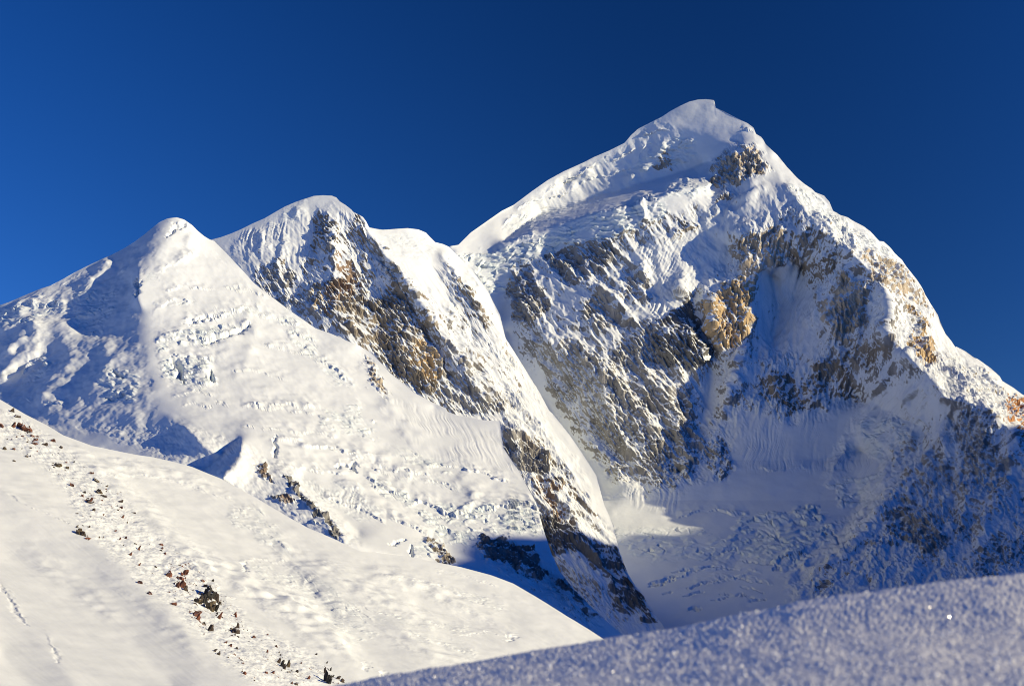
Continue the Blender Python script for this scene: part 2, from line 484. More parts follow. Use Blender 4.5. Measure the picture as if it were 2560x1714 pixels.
    def Yat(s, u, v):
        u = np.asarray(u, float); v = np.asarray(v, float)
        Yb = s.base(u, v)
        return Yb + sample(s.off, s.gu0, s.gv0, np.asarray(u, float), np.asarray(v, float)) * Yb / FPX
    def base_point(s, u, v):
        return world(u, v, s.Yat(u, v))
    def build(s, P, uc, nr, r, rc, sr, pid, back, label):
        nc = len(uc)
        # the far side of the crest: rows that fall away behind it
        nb = 14
        ridge = P[0]
        hd = ridge[:, :2] / np.linalg.norm(ridge[:, :2], axis=1, keepdims=True)
        rows = []
        for i in range(nb, 0, -1):
            f_ = (i / nb) ** 1.8
            q_ = ridge.copy()
            q_[:, :2] += hd * (back[0] * f_)
            q_[:, 2] -= back[1] * f_ * (0.55 + 0.45 * f_)
            jit = fbm(ridge[:, 0] / 200, ridge[:, 1] / 200 + i * 0.3, ridge[:, 2] / 200, 3, 5) * 60 * f_ * s.m_px
            q_[:, 2] -= np.abs(jit)
            rows.append(q_)
        ext = [s.base_point(uc, np.interp(uc, [q[0] for q in s.bottom], [q[1] for q in s.bottom]) + e_) for e_ in (12, 40, 90, 160, 260, 380, 520)]
        P = np.concatenate([P, np.array(ext)], 0)              # the foot of the slope runs on down out of sight
        A = np.concatenate([np.array(rows), P], 0)
        nr2 = nr + nb + len(ext)
        pad = lambda g: np.concatenate([np.repeat(g[:1], nb, 0), g, np.repeat(g[-1:], len(ext), 0)], 0)
        r, rc, sr, pid = pad(r), pad(rc), pad(sr), pad(pid)
        pid[:nb] = 0
        verts = A.reshape(-1, 3)
        ii = np.arange(nr2 * nc).reshape(nr2, nc)
        q = np.stack([ii[:-1, :-1], ii[1:, :-1], ii[1:, 1:], ii[:-1, 1:]], -1).reshape(-1, 4)
        fp = np.round(pid[:-1, :-1]).astype(int).reshape(-1)
        mat = terrain_mat(s.name + '_surface', s.m_px, s.upw)
        att = dict(rock=r.reshape(-1), ice=np.clip(sr.reshape(-1), 0, 1), col=rc.reshape(-1, 3))
        def gn(Q):
            n = np.cross(np.gradient(Q, axis=0), np.gradient(Q, axis=1)); l = np.linalg.norm(n, axis=-1, keepdims=True)
            return np.where(l > 1e-9, n / np.maximum(l, 1e-9), 0)
        n = np.concatenate([gn(A[:nb + 1])[:nb], gn(P)], 0).reshape(-1, 3)     # front and back meet in a sharp crest
        s.obj = make_mesh(s.name, verts, q[fp == 0], att, mat, n)
        s.obj['kind'] = 'structure'
        s.obj['label'] = label
        for j, (nm, lb) in enumerate(s.parts):
            fq = q[fp == j + 1]
            if len(fq) < 20: continue
            o = make_mesh(nm, verts, fq, att, mat, n)
            o.parent = s.obj
            if lb: o['label'] = lb
        print('layer', s.name, len(verts), 'verts', round(time.time() - T0, 1), 's')

def make_mesh(name, verts, quads, att, mat, nrm=None):
    used = np.unique(quads)
    remap = np.full(len(verts), -1, np.int64); remap[used] = np.arange(len(used))
    vv = verts[used]; qq = remap[quads]
    me = bpy.data.meshes.new(name)
    me.vertices.add(len(vv)); me.vertices.foreach_set('co', vv.astype(np.float32).ravel())
    me.loops.add(qq.size); me.loops.foreach_set('vertex_index', qq.astype(np.int32).ravel())
    me.polygons.add(len(qq))
    me.polygons.foreach_set('loop_start', (np.arange(len(qq)) * 4).astype(np.int32))
    me.update(calc_edges=True)
    if att:
        for nm in ('rock', 'ice'):
            a = me.attributes.new(nm, 'FLOAT', 'POINT'); a.data.foreach_set('value', att[nm][used].astype(np.float32))
        a = me.attributes.new('rock_colour', 'FLOAT_COLOR', 'POINT')
        a.data.foreach_set('color', np.concatenate([att['col'][used], np.ones((len(used), 1))], 1).astype(np.float32).ravel())
    me.materials.append(mat)
    me.shade_smooth()
    if nrm is not None: me.normals_split_custom_set_from_vertices(nrm[used].astype(np.float32))
    o = bpy.data.objects.new(name, me)
    COL.objects.link(o)
    return o

#DATA#
# ================================================================== the summit mountain
E_top = k(0, [(985, 640), (1010, 600)]) + k(3, [(0, 1012), (60, 1030), (120, 1020), (200, 940), (300, 870), (400, 800), (480, 760), (600, 670), (700, 600), (800, 545), (900, 500),
    (940, 482), (1000, 450), (1100, 408), (1200, 358), (1240, 310), (1290, 265), (1350, 235), (1440, 190), (1500, 150), (1560, 118), (1620, 90), (1680, 76), (1730, 73),
    (1780, 80), (1788, 92), (1792, 128), (1850, 155), (1920, 190), (2000, 230), (2040, 260), (2055, 300), (2090, 320), (2108, 345), (2112, 355)]) + k(4, [(660, 105),
    (740, 180), (800, 255), (870, 330), (920, 370), (960, 395), (985, 420), (1040, 440), (1075, 480), (1100, 540), (1150, 570), (1190, 580), (1240, 610), (1300, 640),
    (1340, 670), (1380, 715), (1400, 735), (1430, 738), (1470, 775), (1500, 815), (1550, 860), (1590, 920), (1640, 980), (1680, 1040), (1700, 1090), (1740, 1150), (1780, 1215),
    (1810, 1290), (1830, 1335), (1880, 1400), (1900, 1420), (1960, 1450), (2040, 1500)]) + k(8, [(1250, 115), (1330, 160), (1400, 205), (1440, 240), (1450, 260), (1500, 290), (1544, 325),
    (1700, 450), (1900, 640), (2150, 840)])
E_lines = [
    k(3, [(60, 1030, 40), (480, 760, 225), (940, 482, 232), (1290, 265, 192), (1560, 118, 150), (1790, 100, 130)]),
    k(3, [(1792, 128, 135), (2000, 230, 122), (2110, 350, 105)]),
    k(4, [(650, 92, 100), (700, 230, 50), (780, 370, -20), (890, 490, -70), (970, 600, -100), (1090, 720, -120), (1240, 820, -150), (1440, 1040, -165),
          (1460, 1240, -190), (1440, 1330, -200), (1530, 1450, -210), (1700, 1540, -220)]),
    k(8, [(1040, 150, -250), (1140, 240, -300), (1200, 330, -340), (1370, 360, -380), (1480, 460, -410), (1544, 560, -430), (1750, 800, -480)]),
    k(4, [(740, 180, 90), (960, 395, 20), (1100, 540, 0), (1300, 640, 0), (1430, 738, 10), (1550, 860, 20), (1700, 1090, 20), (1830, 1335, 20), (1900, 1420, 10), (2130, 1561, 0)]),
    k(8, [(1330, 160, -10), (1544, 325, -20), (1900, 650, -40)]),
    # gully under the rock bands, right ribs
    k(4, [(700, 960, 40), (750, 1200, 60), (700, 1400, 50)]),
    k(4, [(900, 900, 10), (850, 1100, 40)]),
    k(4, [(1200, 900, -110), (1120, 1100, -80), (1080, 1300, -80), (1180, 1440, -70)]),
    k(4, [(1370, 1090, -130), (1330, 1260, -120), (1250, 1450, -90)]),
    k(4, [(560, 990, -20), (590, 1250, -30), (480, 1400, -20)]),
    k(4, [(300, 1130, -35), (320, 1300, -40), (380, 1440, -25)]),
    k(4, [(200, 1080, 20), (175, 1180, 25), (260, 1400, 20), (330, 1500, 20)]),
    k(4, [(470, 690, -55), (560, 650, -65), (640, 690, -65), (800, 700, -70), (950, 760, -80)]),
    k(4, [(520, 880, -40), (640, 930, -40), (780, 850, -45)]),
    k(4, [(420, 760, 5), (400, 900, 10), (300, 800, 5), (240, 900, 10)]),
    k(4, [(600, 420, -20), (480, 560, -5), (300, 700, 10), (130, 800, 15)]),
    # summit outcrop and the bench beside it
    k(4, [(340, 300, 60), (400, 190, 55), (500, 120, 60), (620, 115, 75)]),
    k(4, [(420, 360, 30), (540, 310, 10), (660, 300, 5)]),
    k(4, [(300, 380, 55), (420, 395, 30), (520, 385, 10)]),
    k(4, [(290, 220, 170), (200, 280, 185), (420, 140, 110)]),
    k(3, [(400, 1015, 70), (650, 935, 60), (900, 845, 35), (1100, 795, -10), (1250, 765, -15), (1400, 730, -20), (1470, 690, -20), (1600, 640, -10), (1760, 640, 0)]),
    k(3, [(420, 990, 130), (660, 810, 275), (1000, 715, 268), (1200, 660, 240), (1400, 600, 225), (1650, 520, 210), (1760, 480, 190)]),
    k(3, [(1500, 200, 165), (1700, 300, 152), (1950, 350, 118)]),
    k(3, [(800, 620, 268), (1200, 540, 245), (1450, 430, 205)]),
    # left half: wall above the couloir, ribs of the central face
    k(7, [(150, 60, 100), (210, 230, 100), (300, 370, 100), (460, 590, 90), (600, 800, 60), (690, 1000, 20)]),
    k(3, [(100, 1080, 40), (220, 1200, 60), (340, 1270, 85), (445, 1330, 100), (415, 1480, 100)]),
    k(3, [(540, 1190, 75), (560, 1350, 45), (540, 1520, 30)]),
    k(3, [(760, 1240, 30), (740, 1400, 40)]),
    k(3, [(690, 1060, 80), (850, 1000, 40), (1000, 1010, 10), (1150, 950, -10)]),
    k(3, [(950, 1300, 10), (1080, 1330, 0), (1200, 1480, 5)]),
    k(3, [(1300, 1050, 0), (1240, 1180, 5), (1400, 1350, 15)]),
    k(3, [(1580, 1220, -10), (1550, 1340, -20)]),
    k(7, [(330, 100, 10), (520, 180, 0), (650, 350, -15), (690, 480, 0)]),
    k(7, [(760, 130, 5), (900, 400, 0), (1060, 600, 0)]),
    k(7, [(950, 60, -25), (1100, 60, -35), (1180, 190, -20)]),
    k(7, [(1200, 250, 35), (1180, 420, 40), (1130, 560, 35)]),
    k(7, [(1350, 140, -25), (1330, 260, -10), (1280, 420, -15)]),
    k(7, [(700, 830, 0), (930, 870, -5), (1060, 840, -10), (1250, 830, -10)]),
    k(7, [(760, 960, 20), (900, 1010, 20), (1200, 980, 10)]),
    # lower right: fluted slope, buttresses, basin
    k(8, [(400, 340, -20), (570, 400, -30), (700, 370, -35), (830, 330, -30)]),
    k(8, [(420, 560, -15), (650, 600, -20), (850, 560, -30)]),
    k(8, [(880, 390, -80), (930, 380, -95), (1080, 450, -190)]),
    k(8, [(1230, 420, -290), (1330, 600, -330), (1400, 800, -370), (1544, 900, -420)]),
    k(8, [(1000, 720, -190), (930, 830, -190), (820, 980, -170), (620, 1110, -130)]),
    k(8, [(1100, 800, -270), (1180, 900, -300), (1200, 1010, -290)]),
    k(8, [(1000, 1040, -220), (1200, 1060, -250), (1300, 1080, -280)]),
    k(8, [(850, 760, -80), (760, 900, -80), (620, 1000, -60)]),
    k(8, [(400, 900, 0), (300, 1050, 0), (0, 900, 20), (0, 1200, 0)]),
]
E_rocks = [
    (k(4, [(320, 300), (320, 220), (380, 180), (430, 155), (500, 115), (600, 100), (640, 200), (680, 300), (600, 310), (520, 360), (420, 378), (330, 370)]), .72, TAN, 'rock_outcrop', 'tan rock outcrop just under the summit snow'),
    (k(3, [(650, 1090), (760, 1060), (900, 1010), (1100, 990), (1150, 1100), (1060, 1180), (980, 1270), (880, 1290), (760, 1200)]), .66, GREY, 'rock_cliff', 'dark cliff below the ice cliff'),
    (k(3, [(470, 1190), (600, 1170), (640, 1280), (720, 1440), (600, 1561), (480, 1480), (440, 1320)]), .68, GREY, 'rock_rib', 'grey rock rib beside the couloir'),
    (k(7, [(190, 130), (330, 90), (470, 80), (560, 150), (650, 200), (720, 90), (760, 0), (960, 0), (940, 250), (1080, 330), (1110, 480), (1190, 640), (1290, 620), (1300, 800), (1260, 840), (1200, 800), (1150, 740),
           (1060, 840), (940, 880), (880, 840), (760, 860), (690, 820), (640, 700), (560, 600), (460, 520), (380, 400), (300, 250)]), .46, GREY, 'rock_face', 'grey snow-dusted rock face above the basin'),
    (k(3, [(900, 1400), (1080, 1330), (1200, 1480), (1180, 1561), (950, 1561)]), .55, GREY),
    (k(7, [(880, 120), (960, 40), (1150, 40), (1195, 190), (1060, 230), (940, 250)]), .7, DARK, 'rock_pillar', 'dark rock pillar left of the golden pillar'),
    (k(4, [(0, 1230), (90, 1100), (160, 1150), (250, 1320), (310, 1480), (250, 1561), (0, 1561)]), .78, DARK),
    (k(4, [(420, 760), (560, 640), (640, 680), (780, 600), (800, 860), (700, 900), (620, 970), (540, 990), (500, 900)]), .52, TAN, 'rock_band', 'tan rock band with snowy ledges'),
    (k(4, [(830, 510), (900, 560), (1080, 720), (1000, 760), (900, 860), (800, 850), (780, 700)]), .34, GBROWN, 'rock_band', 'grey rock band under the ridge crest'),
    (k(4, [(240, 1140), (330, 1080), (500, 950), (600, 960), (570, 1080), (600, 1250), (520, 1330), (480, 1400), (400, 1470), (330, 1420), (280, 1300)]), .78, GOLD, 'rock_pillar', 'golden rock pillar in the middle of the face'),
    (k(4, [(890, 860), (1060, 760), (1230, 830), (1200, 1000), (1110, 1090), (1000, 1150), (1010, 1020), (900, 1000)]), .26, GBROWN),
    (k(4, [(650, 1080), (780, 1090), (760, 1190), (670, 1200)]), .38, GREY),
    (k(4, [(1200, 890), (1290, 960), (1370, 1090), (1330, 1150), (1370, 1200), (1280, 1300), (1150, 1420), (1070, 1320), (1000, 1260), (1050, 1130), (1150, 1020)]), .52, TAN, 'rock_buttress', 'tan rock buttress below the right ridge'),
    (k(4, [(1010, 1480), (1200, 1440), (1300, 1290), (1400, 1380), (1500, 1450), (1400, 1561), (950, 1561)]), .42, GBROWN),
    (k(4, [(1250, 840), (1330, 780), (1420, 850), (1560, 900), (1640, 1000), (1700, 1100), (1800, 1290), (1830, 1360), (1720, 1230), (1600, 1120), (1440, 1040), (1340, 960)]), .5, TAN, 'rock_wall', 'tan rocks along the right skyline'),
    (k(4, [(1500, 1080), (1600, 1130), (1700, 1260), (1770, 1500), (1770, 1561), (1680, 1540), (1560, 1400), (1640, 1280), (1560, 1180)]), .66, GOLD, 'rock_wall', 'golden rock wall on the right flank'),
    (k(3, [(1380, 500), (1480, 440), (1480, 520), (1400, 550)]), .5, TAN),
    (k(3, [(1760, 830), (1820, 720), (1940, 630), (1900, 720), (1800, 800)]), .45, GBROWN),
    (k(3, [(1440, 930), (1560, 870), (1700, 850), (1720, 900), (1600, 950), (1480, 980)]), .42, GBROWN),
    (k(3, [(1180, 1300), (1260, 1180), (1330, 1250), (1300, 1380), (1200, 1400)]), .42, GREY),
    (k(8, [(390, 280), (480, 210), (600, 260), (690, 160), (820, 200), (830, 330), (700, 370), (570, 400), (480, 360), (400, 340)]), .5, GBROWN, 'rock_band', 'brown rock band above the fluted slope'),
    (k(8, [(240, 300), (340, 240), (380, 330), (300, 380)]), .45, GREY),
    (k(8, [(840, 240), (930, 180), (1000, 130), (960, 220), (860, 290)]), .42, GREY),
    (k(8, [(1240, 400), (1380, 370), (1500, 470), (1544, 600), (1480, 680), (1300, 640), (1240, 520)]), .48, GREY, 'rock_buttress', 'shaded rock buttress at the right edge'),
    (k(8, [(1050, 600), (1180, 560), (1250, 640), (1160, 720), (1000, 720)]), .4, GREY),
    (k(8, [(1000, 700), (1300, 600), (1544, 700), (1400, 900), (1250, 950), (1100, 800)]), .34, GREY),
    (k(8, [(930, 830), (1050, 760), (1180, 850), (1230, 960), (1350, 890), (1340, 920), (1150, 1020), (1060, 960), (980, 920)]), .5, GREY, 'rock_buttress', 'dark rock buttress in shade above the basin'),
    (k(8, [(820, 960), (1000, 920), (1030, 980), (900, 1010)]), .4, GREY),
    (k(8, [(620, 1090), (750, 1020), (830, 1050), (800, 1120), (640, 1190), (620, 1150)]), .45, GREY, 'rock_outcrop', 'dark rocks at the glacier edge'),
    (k(8, [(1300, 1010), (1450, 860), (1700, 850), (1700, 1090), (1320, 1100)]), .38, GREY),
    (k(8, [(1410, 340), (1544, 320), (1700, 500), (1600, 620), (1490, 470)]), .55, ORANGE, 'rock_wall', 'orange rocks at the right skyline'),
    (k(8, [(1180, 130), (1250, 230), (1330, 300), (1240, 240)]), .45, GBROWN),
]
E_ser = [
    (k(3, [(940, 870), (1250, 775), (1450, 720), (1480, 830), (1320, 920), (1150, 960), (1060, 1000), (960, 1000)]), .9, 'ice_cliff', 'pale blue ice cliff under the summit bench'),
    (k(3, [(640, 960), (940, 880), (960, 1000), (880, 1060), (680, 1080)]), .8),
    (k(3, [(100, 1100), (400, 1050), (640, 980), (700, 1080), (480, 1180), (450, 1320), (250, 1350)]), .8, 'icefall', 'white broken ice below the saddle'),
    (k(3, [(1450, 660), (1620, 590), (1730, 600), (1740, 700), (1500, 700)]), .6),
    (k(3, [(1380, 420), (1520, 320), (1680, 350), (1650, 480), (1420, 520), (1200, 620)]), .55),
    (k(3, [(400, 900), (540, 830), (640, 890), (480, 950)]), .6),
    (k(3, [(1290, 290), (1440, 200), (1440, 240), (1330, 280)]), .4),
    (k(3, [(820, 600), (1100, 420), (1100, 460), (900, 590)]), .4),
    (k(4, [(780, 370), (960, 390), (1080, 520), (1200, 600), (1390, 740), (1330, 780), (1100, 700), (960, 560), (880, 480)]), .5),
    (k(4, [(1390, 740), (1440, 740), (1560, 880), (1500, 900), (1420, 840)]), .45),
    (k(8, [(330, 830), (650, 800), (760, 900), (560, 1060), (250, 1000)]), .75, 'icefall', 'broken blue ice of the shaded glacier'),
    (k(8, [(850, 430), (1000, 420), (1100, 500), (950, 620), (850, 560)]), .5),
    (k(8, [(700, 700), (960, 660), (900, 780), (760, 800)]), .6),
    (k(7, [(640, 1080), (1100, 1080), (1400, 1160), (1300, 1260), (800, 1230)]), .35),
]
E_fl = [
    (k(8, [(250, 350), (830, 350), (900, 560), (640, 660), (350, 650)]), 1.1, -14, 7),
    (k(3, [(1300, 1000), (1750, 850), (1720, 1000), (1750, 1200), (1450, 1500), (1300, 1400)]), 2.4, -26, 13),
    (k(4, [(600, 960), (880, 880), (1000, 1100), (900, 1400), (700, 1400)]), 2.4, -14, 13),
    (k(8, [(850, 1060), (1250, 1020), (1200, 1100), (860, 1150)]), 2.0, -22, 12),
    (k(7, [(720, 860), (1060, 860), (1000, 1000), (800, 960)]), 1.2, -12, 7),
    (k(4, [(1090, 720), (1400, 740), (1560, 900), (1500, 1000), (1300, 850)]), 2.6, 18, 12),
    (k(8, [(830, 330), (1150, 200), (1240, 420), (1000, 620), (860, 700), (700, 700)]), 2.2, -28, 13),
    (k(8, [(950, 650), (1250, 560), (1544, 700), (1544, 1080), (1250, 1080), (900, 1000)]), 2.0, -20, 13),
]
# ledges of the summit mountain
E_steps = [(k(n_, l_), a_, c_) for n_, l_, a_, c_ in [
    (3, [(400, 910), (470, 850), (540, 835), (620, 880)], 6, 12), (3, [(640, 800), (720, 785)], 4, 10), (3, [(1190, 620), (1300, 600)], 4, 12), (3, [(1280, 470), (1350, 360), (1390, 372)], 7, 14),
    (3, [(1460, 680), (1540, 620), (1640, 600)], 6, 10), (3, [(1680, 600), (1750, 612)], 6, 10), (3, [(1250, 780), (1300, 735), (1450, 740)], 8, 14), (3, [(940, 870), (1100, 800), (1250, 770)], 5, 8),
    (3, [(1120, 430), (1240, 350)], 3, 8), (3, [(820, 600), (1000, 500)], 3, 8), (3, [(1290, 285), (1440, 205)], 3, 8), (3, [(1520, 330), (1600, 345), (1680, 350)], 4, 8), (3, [(1960, 260), (2050, 300)], 8, 14), (3, [(330, 1100), (500, 1010), (640, 960)], 6, 10),
    (3, [(1260, 860), (1330, 920), (1450, 830)], 7, 16), (3, [(1150, 1060), (1190, 950), (1240, 920)], 6, 12), (4, [(780, 380), (850, 400), (880, 470)], 6, 10), (4, [(960, 430), (1060, 520)], 5, 10), (4, [(1200, 680), (1330, 740)], 5, 12),
    (7, [(610, 920), (720, 905), (760, 930)], 4, 10), (7, [(1010, 1010), (1200, 985), (1390, 1010)], 5, 12), (7, [(870, 1350), (1000, 1330), (1080, 1300)], 4, 8), (7, [(1090, 1370), (1200, 1345), (1400, 1320)], 4, 8),
    (8, [(550, 830), (600, 850), (670, 800)], 6, 12), (8, [(780, 800), (830, 740)], 6, 8), (8, [(870, 395), (930, 375)], 7, 8), (8, [(1070, 470), (1100, 430), (1140, 460)], 7, 10), (8, [(980, 740), (1010, 700)], 6, 10), (8, [(400, 640), (500, 650), (620, 640)], 4, 8),
    (8, [(120, 1150), (220, 1110), (340, 1100), (470, 1130)], 4, 8), (8, [(0, 1130), (120, 1070), (250, 1060), (420, 1080)], 4, 8)]]
E_rug = [
    ([(1270, 660), (1450, 620), (1600, 570), (1720, 520), (1850, 470), (1960, 480), (2060, 560), (2200, 640), (2330, 760), (2420, 880), (2560, 1000), (2750, 1100), (2750, 1560), (2000, 1560), (1950, 1380), (2200, 1250), (2250, 1000), (2000, 1050), (1900, 1050),
      (1760, 1200), (1650, 1240), (1540, 1210), (1420, 1060), (1300, 850)], .62, .2, GREY),
    (k(4, [(900, 480), (1100, 560), (1400, 740), (1560, 880), (1700, 1100), (1830, 1340), (2130, 1561), (1700, 1561), (1440, 1040), (1240, 820), (1090, 720)]), .4, .24, TAN),
    (k(8, [(1150, 100), (1250, 130), (1450, 270), (1544, 340), (1700, 480), (1700, 620), (1544, 560), (1370, 350), (1200, 320)]), .4, .26, GBROWN),
    (k(3, [(1240, 320), (1420, 210), (1720, 350), (1640, 500), (1200, 640), (640, 900), (420, 960), (640, 720), (1000, 480)]), .2, 0.02, GREY),
]
E_snow = [
    k(4, [(600, 970), (700, 910), (860, 870), (900, 1000), (1000, 1150), (1000, 1300), (950, 1480), (650, 1420), (620, 1250), (580, 1080)]),
    k(3, [(1300, 1010), (1500, 990), (1720, 840), (1850, 740), (2000, 610), (2200, 640), (2250, 760), (1980, 880), (1880, 1000), (1860, 1150), (1700, 1250), (1640, 1330), (1480, 1480), (1350, 1450), (1400, 1330), (1250, 1100)]),
    k(8, [(260, 370), (420, 400), (570, 420), (830, 340), (1000, 260), (1150, 230), (1200, 400), (1000, 550), (850, 700), (600, 680), (400, 640), (300, 600)]),
    k(3, [(650, 1250), (770, 1250), (790, 1400), (760, 1480), (680, 1380)]), k(3, [(800, 1290), (950, 1300), (900, 1400), (800, 1470)]), k(3, [(1210, 1420), (1400, 1400), (1400, 1500), (1250, 1540)]),
    k(4, [(1370, 1060), (1480, 1060), (1450, 1280), (1340, 1360), (1280, 1440), (1380, 1200)]), k(4, [(1480, 1440), (1700, 1561), (1400, 1561)]), k(7, [(1190, 250), (1240, 380), (1150, 560), (1120, 420)]), k(7, [(1350, 130), (1460, 250), (1280, 420), (1280, 250)]),
    k(8, [(620, 1000), (850, 760), (960, 640), (1000, 700), (900, 850), (700, 1020)]), k(4, [(1830, 1300), (2130, 1561), (1850, 1561), (1640, 1190), (1700, 1200)]),
]
E_ribs = [(k(n_, l_), h_, a_, b_, 0) for n_, l_, h_, a_, b_ in [
    (4, [(1240, 820), (1190, 890), (1150, 1010), (1110, 1100), (1080, 1200)], 16, 30, 45), (4, [(1250, 830), (1230, 930), (1280, 1040), (1250, 1060), (1190, 1130), (1160, 1250), (1110, 1350)], 14, 26, 40), (4, [(1430, 1050), (1470, 1130), (1450, 1250), (1400, 1360), (1300, 1450)], 16, 30, 30),
    (4, [(1440, 1330), (1530, 1450), (1600, 1480), (1700, 1545)], 14, 30, 30), (4, [(330, 1080), (290, 1200), (330, 1380), (390, 1470)], 14, 14, 40), (4, [(500, 950), (480, 1100), (520, 1230), (470, 1380)], 10, 25, 30),
    (4, [(560, 650), (540, 780), (560, 900), (540, 990)], 9, 18, 20), (4, [(660, 690), (650, 800), (640, 930)], 9, 18, 20), (4, [(760, 640), (770, 780), (740, 870)], 9, 16, 20), (4, [(480, 680), (470, 780), (500, 860)], 8, 18, 18),
    (4, [(900, 560), (880, 700), (900, 860), (960, 1000)], 9, 20, 25), (4, [(1000, 650), (1010, 780), (1060, 880)], 8, 18, 22), (4, [(1090, 730), (1060, 860), (1000, 960)], 9, 20, 25), (4, [(1000, 1020), (1010, 1150), (940, 1300)], 8, 20, 30),
    (4, [(500, 1430), (480, 1500), (460, 1561)], 14, 30, 35), (8, [(335, 120), (310, 250), (265, 380), (240, 480)], 16, 30, 34), (4, [(110, 950), (100, 1060), (160, 1150), (190, 1250)], 12, 14, 20), (3, [(1580, 1200), (1560, 1280), (1545, 1350), (1600, 1450)], 5, 16, 24),
    (3, [(1480, 940), (1350, 1060), (1300, 1200), (1200, 1330)], 10, 30, 30), (3, [(1700, 860), (1560, 930), (1480, 1000), (1400, 1090)], 8, 20, 24), (3, [(1900, 650), (1830, 720), (1770, 830), (1700, 960)], 9, 20, 24), (3, [(1300, 735), (1340, 820), (1330, 920)], 10, 18, 24),
    (3, [(1130, 1290), (1200, 1480), (1300, 1561)], 9, 18, 24), (3, [(950, 1280), (1080, 1340), (1150, 1450), (1250, 1560)], 9, 18, 24), (3, [(1230, 1170), (1330, 1260), (1290, 1380), (1200, 1470)], 10, 22, 24),
    (7, [(560, 150), (650, 350), (660, 420)], 11, 14, 24), (7, [(620, 200), (740, 380), (900, 620), (920, 760)], 10, 18, 30), (7, [(780, 80), (880, 300), (1060, 560)], 9, 18, 28), (7, [(300, 160), (420, 420), (560, 640), (700, 760)], 9, 20, 30),
    (7, [(1000, 480), (1060, 700), (1060, 830)], 10, 20, 24), (7, [(1190, 640), (1230, 700), (1270, 830)], 10, 18, 22), (7, [(680, 470), (760, 640), (850, 830)], 9, 18, 28), (7, [(470, 90), (560, 260), (640, 520), (720, 660)], 8, 18, 26), (7, [(940, 60), (1000, 240), (1080, 420), (1110, 560)], 9, 16, 22), (7, [(1060, 60), (1100, 160), (1150, 240)], 8, 14, 16),
    (8, [(1240, 400), (1200, 560), (1060, 700), (930, 830), (820, 960), (640, 1110)], 18, 40, 60), (8, [(1370, 370), (1400, 520), (1330, 720), (1250, 950)], 16, 40, 50), (8, [(1500, 470), (1480, 700), (1380, 900), (1300, 1080)], 16, 40, 50), (8, [(1100, 430), (1000, 560), (940, 680), (860, 780)], 13, 25, 34),
    (8, [(1150, 240), (1060, 330), (980, 450), (880, 560)], 13, 28, 34), (8, [(900, 380), (780, 560), (700, 720)], 9, 30, 30), (8, [(1030, 150), (930, 270), (840, 340)], 9, 20, 24), (8, [(690, 160), (650, 260), (600, 380)], 8, 20, 22), (8, [(480, 210), (480, 300), (470, 380)], 8, 20, 22), (8, [(1000, 940), (920, 1000), (850, 1080)], 10, 20, 26), (8, [(1180, 980), (1100, 1050), (1000, 1120)], 10, 20, 26),
    (4, [(960, 560), (1060, 640), (1130, 760)], 9, 14, 26), (4, [(1100, 560), (1180, 660), (1230, 760)], 8, 14, 26), (4, [(1300, 660), (1360, 780), (1420, 900), (1440, 1020)], 9, 16, 30), (4, [(1440, 760), (1500, 900), (1560, 1050)], 9, 16, 30), (4, [(1560, 900), (1620, 1060), (1690, 1200), (1740, 1400)], 10, 16, 30), (4, [(1560, 1160), (1660, 1270), (1720, 1440), (1750, 1561)], 12, 16, 34), (8, [(1200, 150), (1280, 260), (1380, 340)], 9, 14, 26), (8, [(1330, 180), (1420, 300), (1500, 400)], 9, 14, 26),
]] + [(k(3, [(1500, 330), (1420, 420), (1300, 560), (1200, 640)]), 10, 26, 34, 1), (k(3, [(1000, 500), (900, 600), (760, 720)]), 8, 30, 30, 1), (k(4, [(640, 330), (560, 430), (440, 600), (330, 760)]), 12, 40, 40, 1)]
E_notch = [(k(n_, l_), w_ * 0.6, a_ * 0.7) for n_, l_, w_, a_ in [
    (7, [(870, 1360), (940, 1345), (1010, 1325)], 3, 9), (7, [(1080, 1385), (1150, 1360), (1240, 1345)], 3, 9), (7, [(1290, 1320), (1400, 1340), (1480, 1350)], 2.5, 8), (7, [(1070, 1495), (1120, 1485)], 3, 9), (7, [(1340, 1380), (1420, 1392)], 2.5, 8), (7, [(920, 1145), (955, 1168)], 3, 9),
    (7, [(1650, 960), (1700, 990)], 4, 10), (7, [(1710, 1020), (1750, 1040)], 3, 8), (7, [(1000, 1300), (1090, 1290), (1200, 1275), (1320, 1285)], 2.5, 8), (8, [(330, 1030), (420, 1040), (520, 1060)], 3, 9), (8, [(560, 860), (600, 885)], 4, 10), (8, [(380, 1160), (430, 1172)], 3, 8), (8, [(100, 1245), (170, 1235)], 3, 9),
    (8, [(850, 480), (920, 484), (990, 490)], 2.5, 7), (8, [(640, 800), (664, 840)], 4, 10), (8, [(0, 1120), (60, 1105)], 3, 8), (8, [(240, 1170), (330, 1180), (420, 1200)], 2.5, 7), (8, [(60, 1180), (180, 1160)], 2.5, 7), (8, [(480, 930), (540, 960)], 4, 9), (8, [(720, 900), (760, 960)], 4, 9), (7, [(640, 1060), (700, 1090)], 4, 9),
    (7, [(820, 1180), (900, 1190)], 2.5, 7), (7, [(1100, 1190), (1220, 1200), (1330, 1180)], 2.5, 7), (7, [(1450, 1090), (1560, 1120)], 3, 8), (7, [(1380, 1450), (1480, 1440)], 2.5, 7), (7, [(940, 1420), (1000, 1405)], 2.5, 7), (7, [(1180, 1440), (1300, 1420)], 2.5, 7)]]
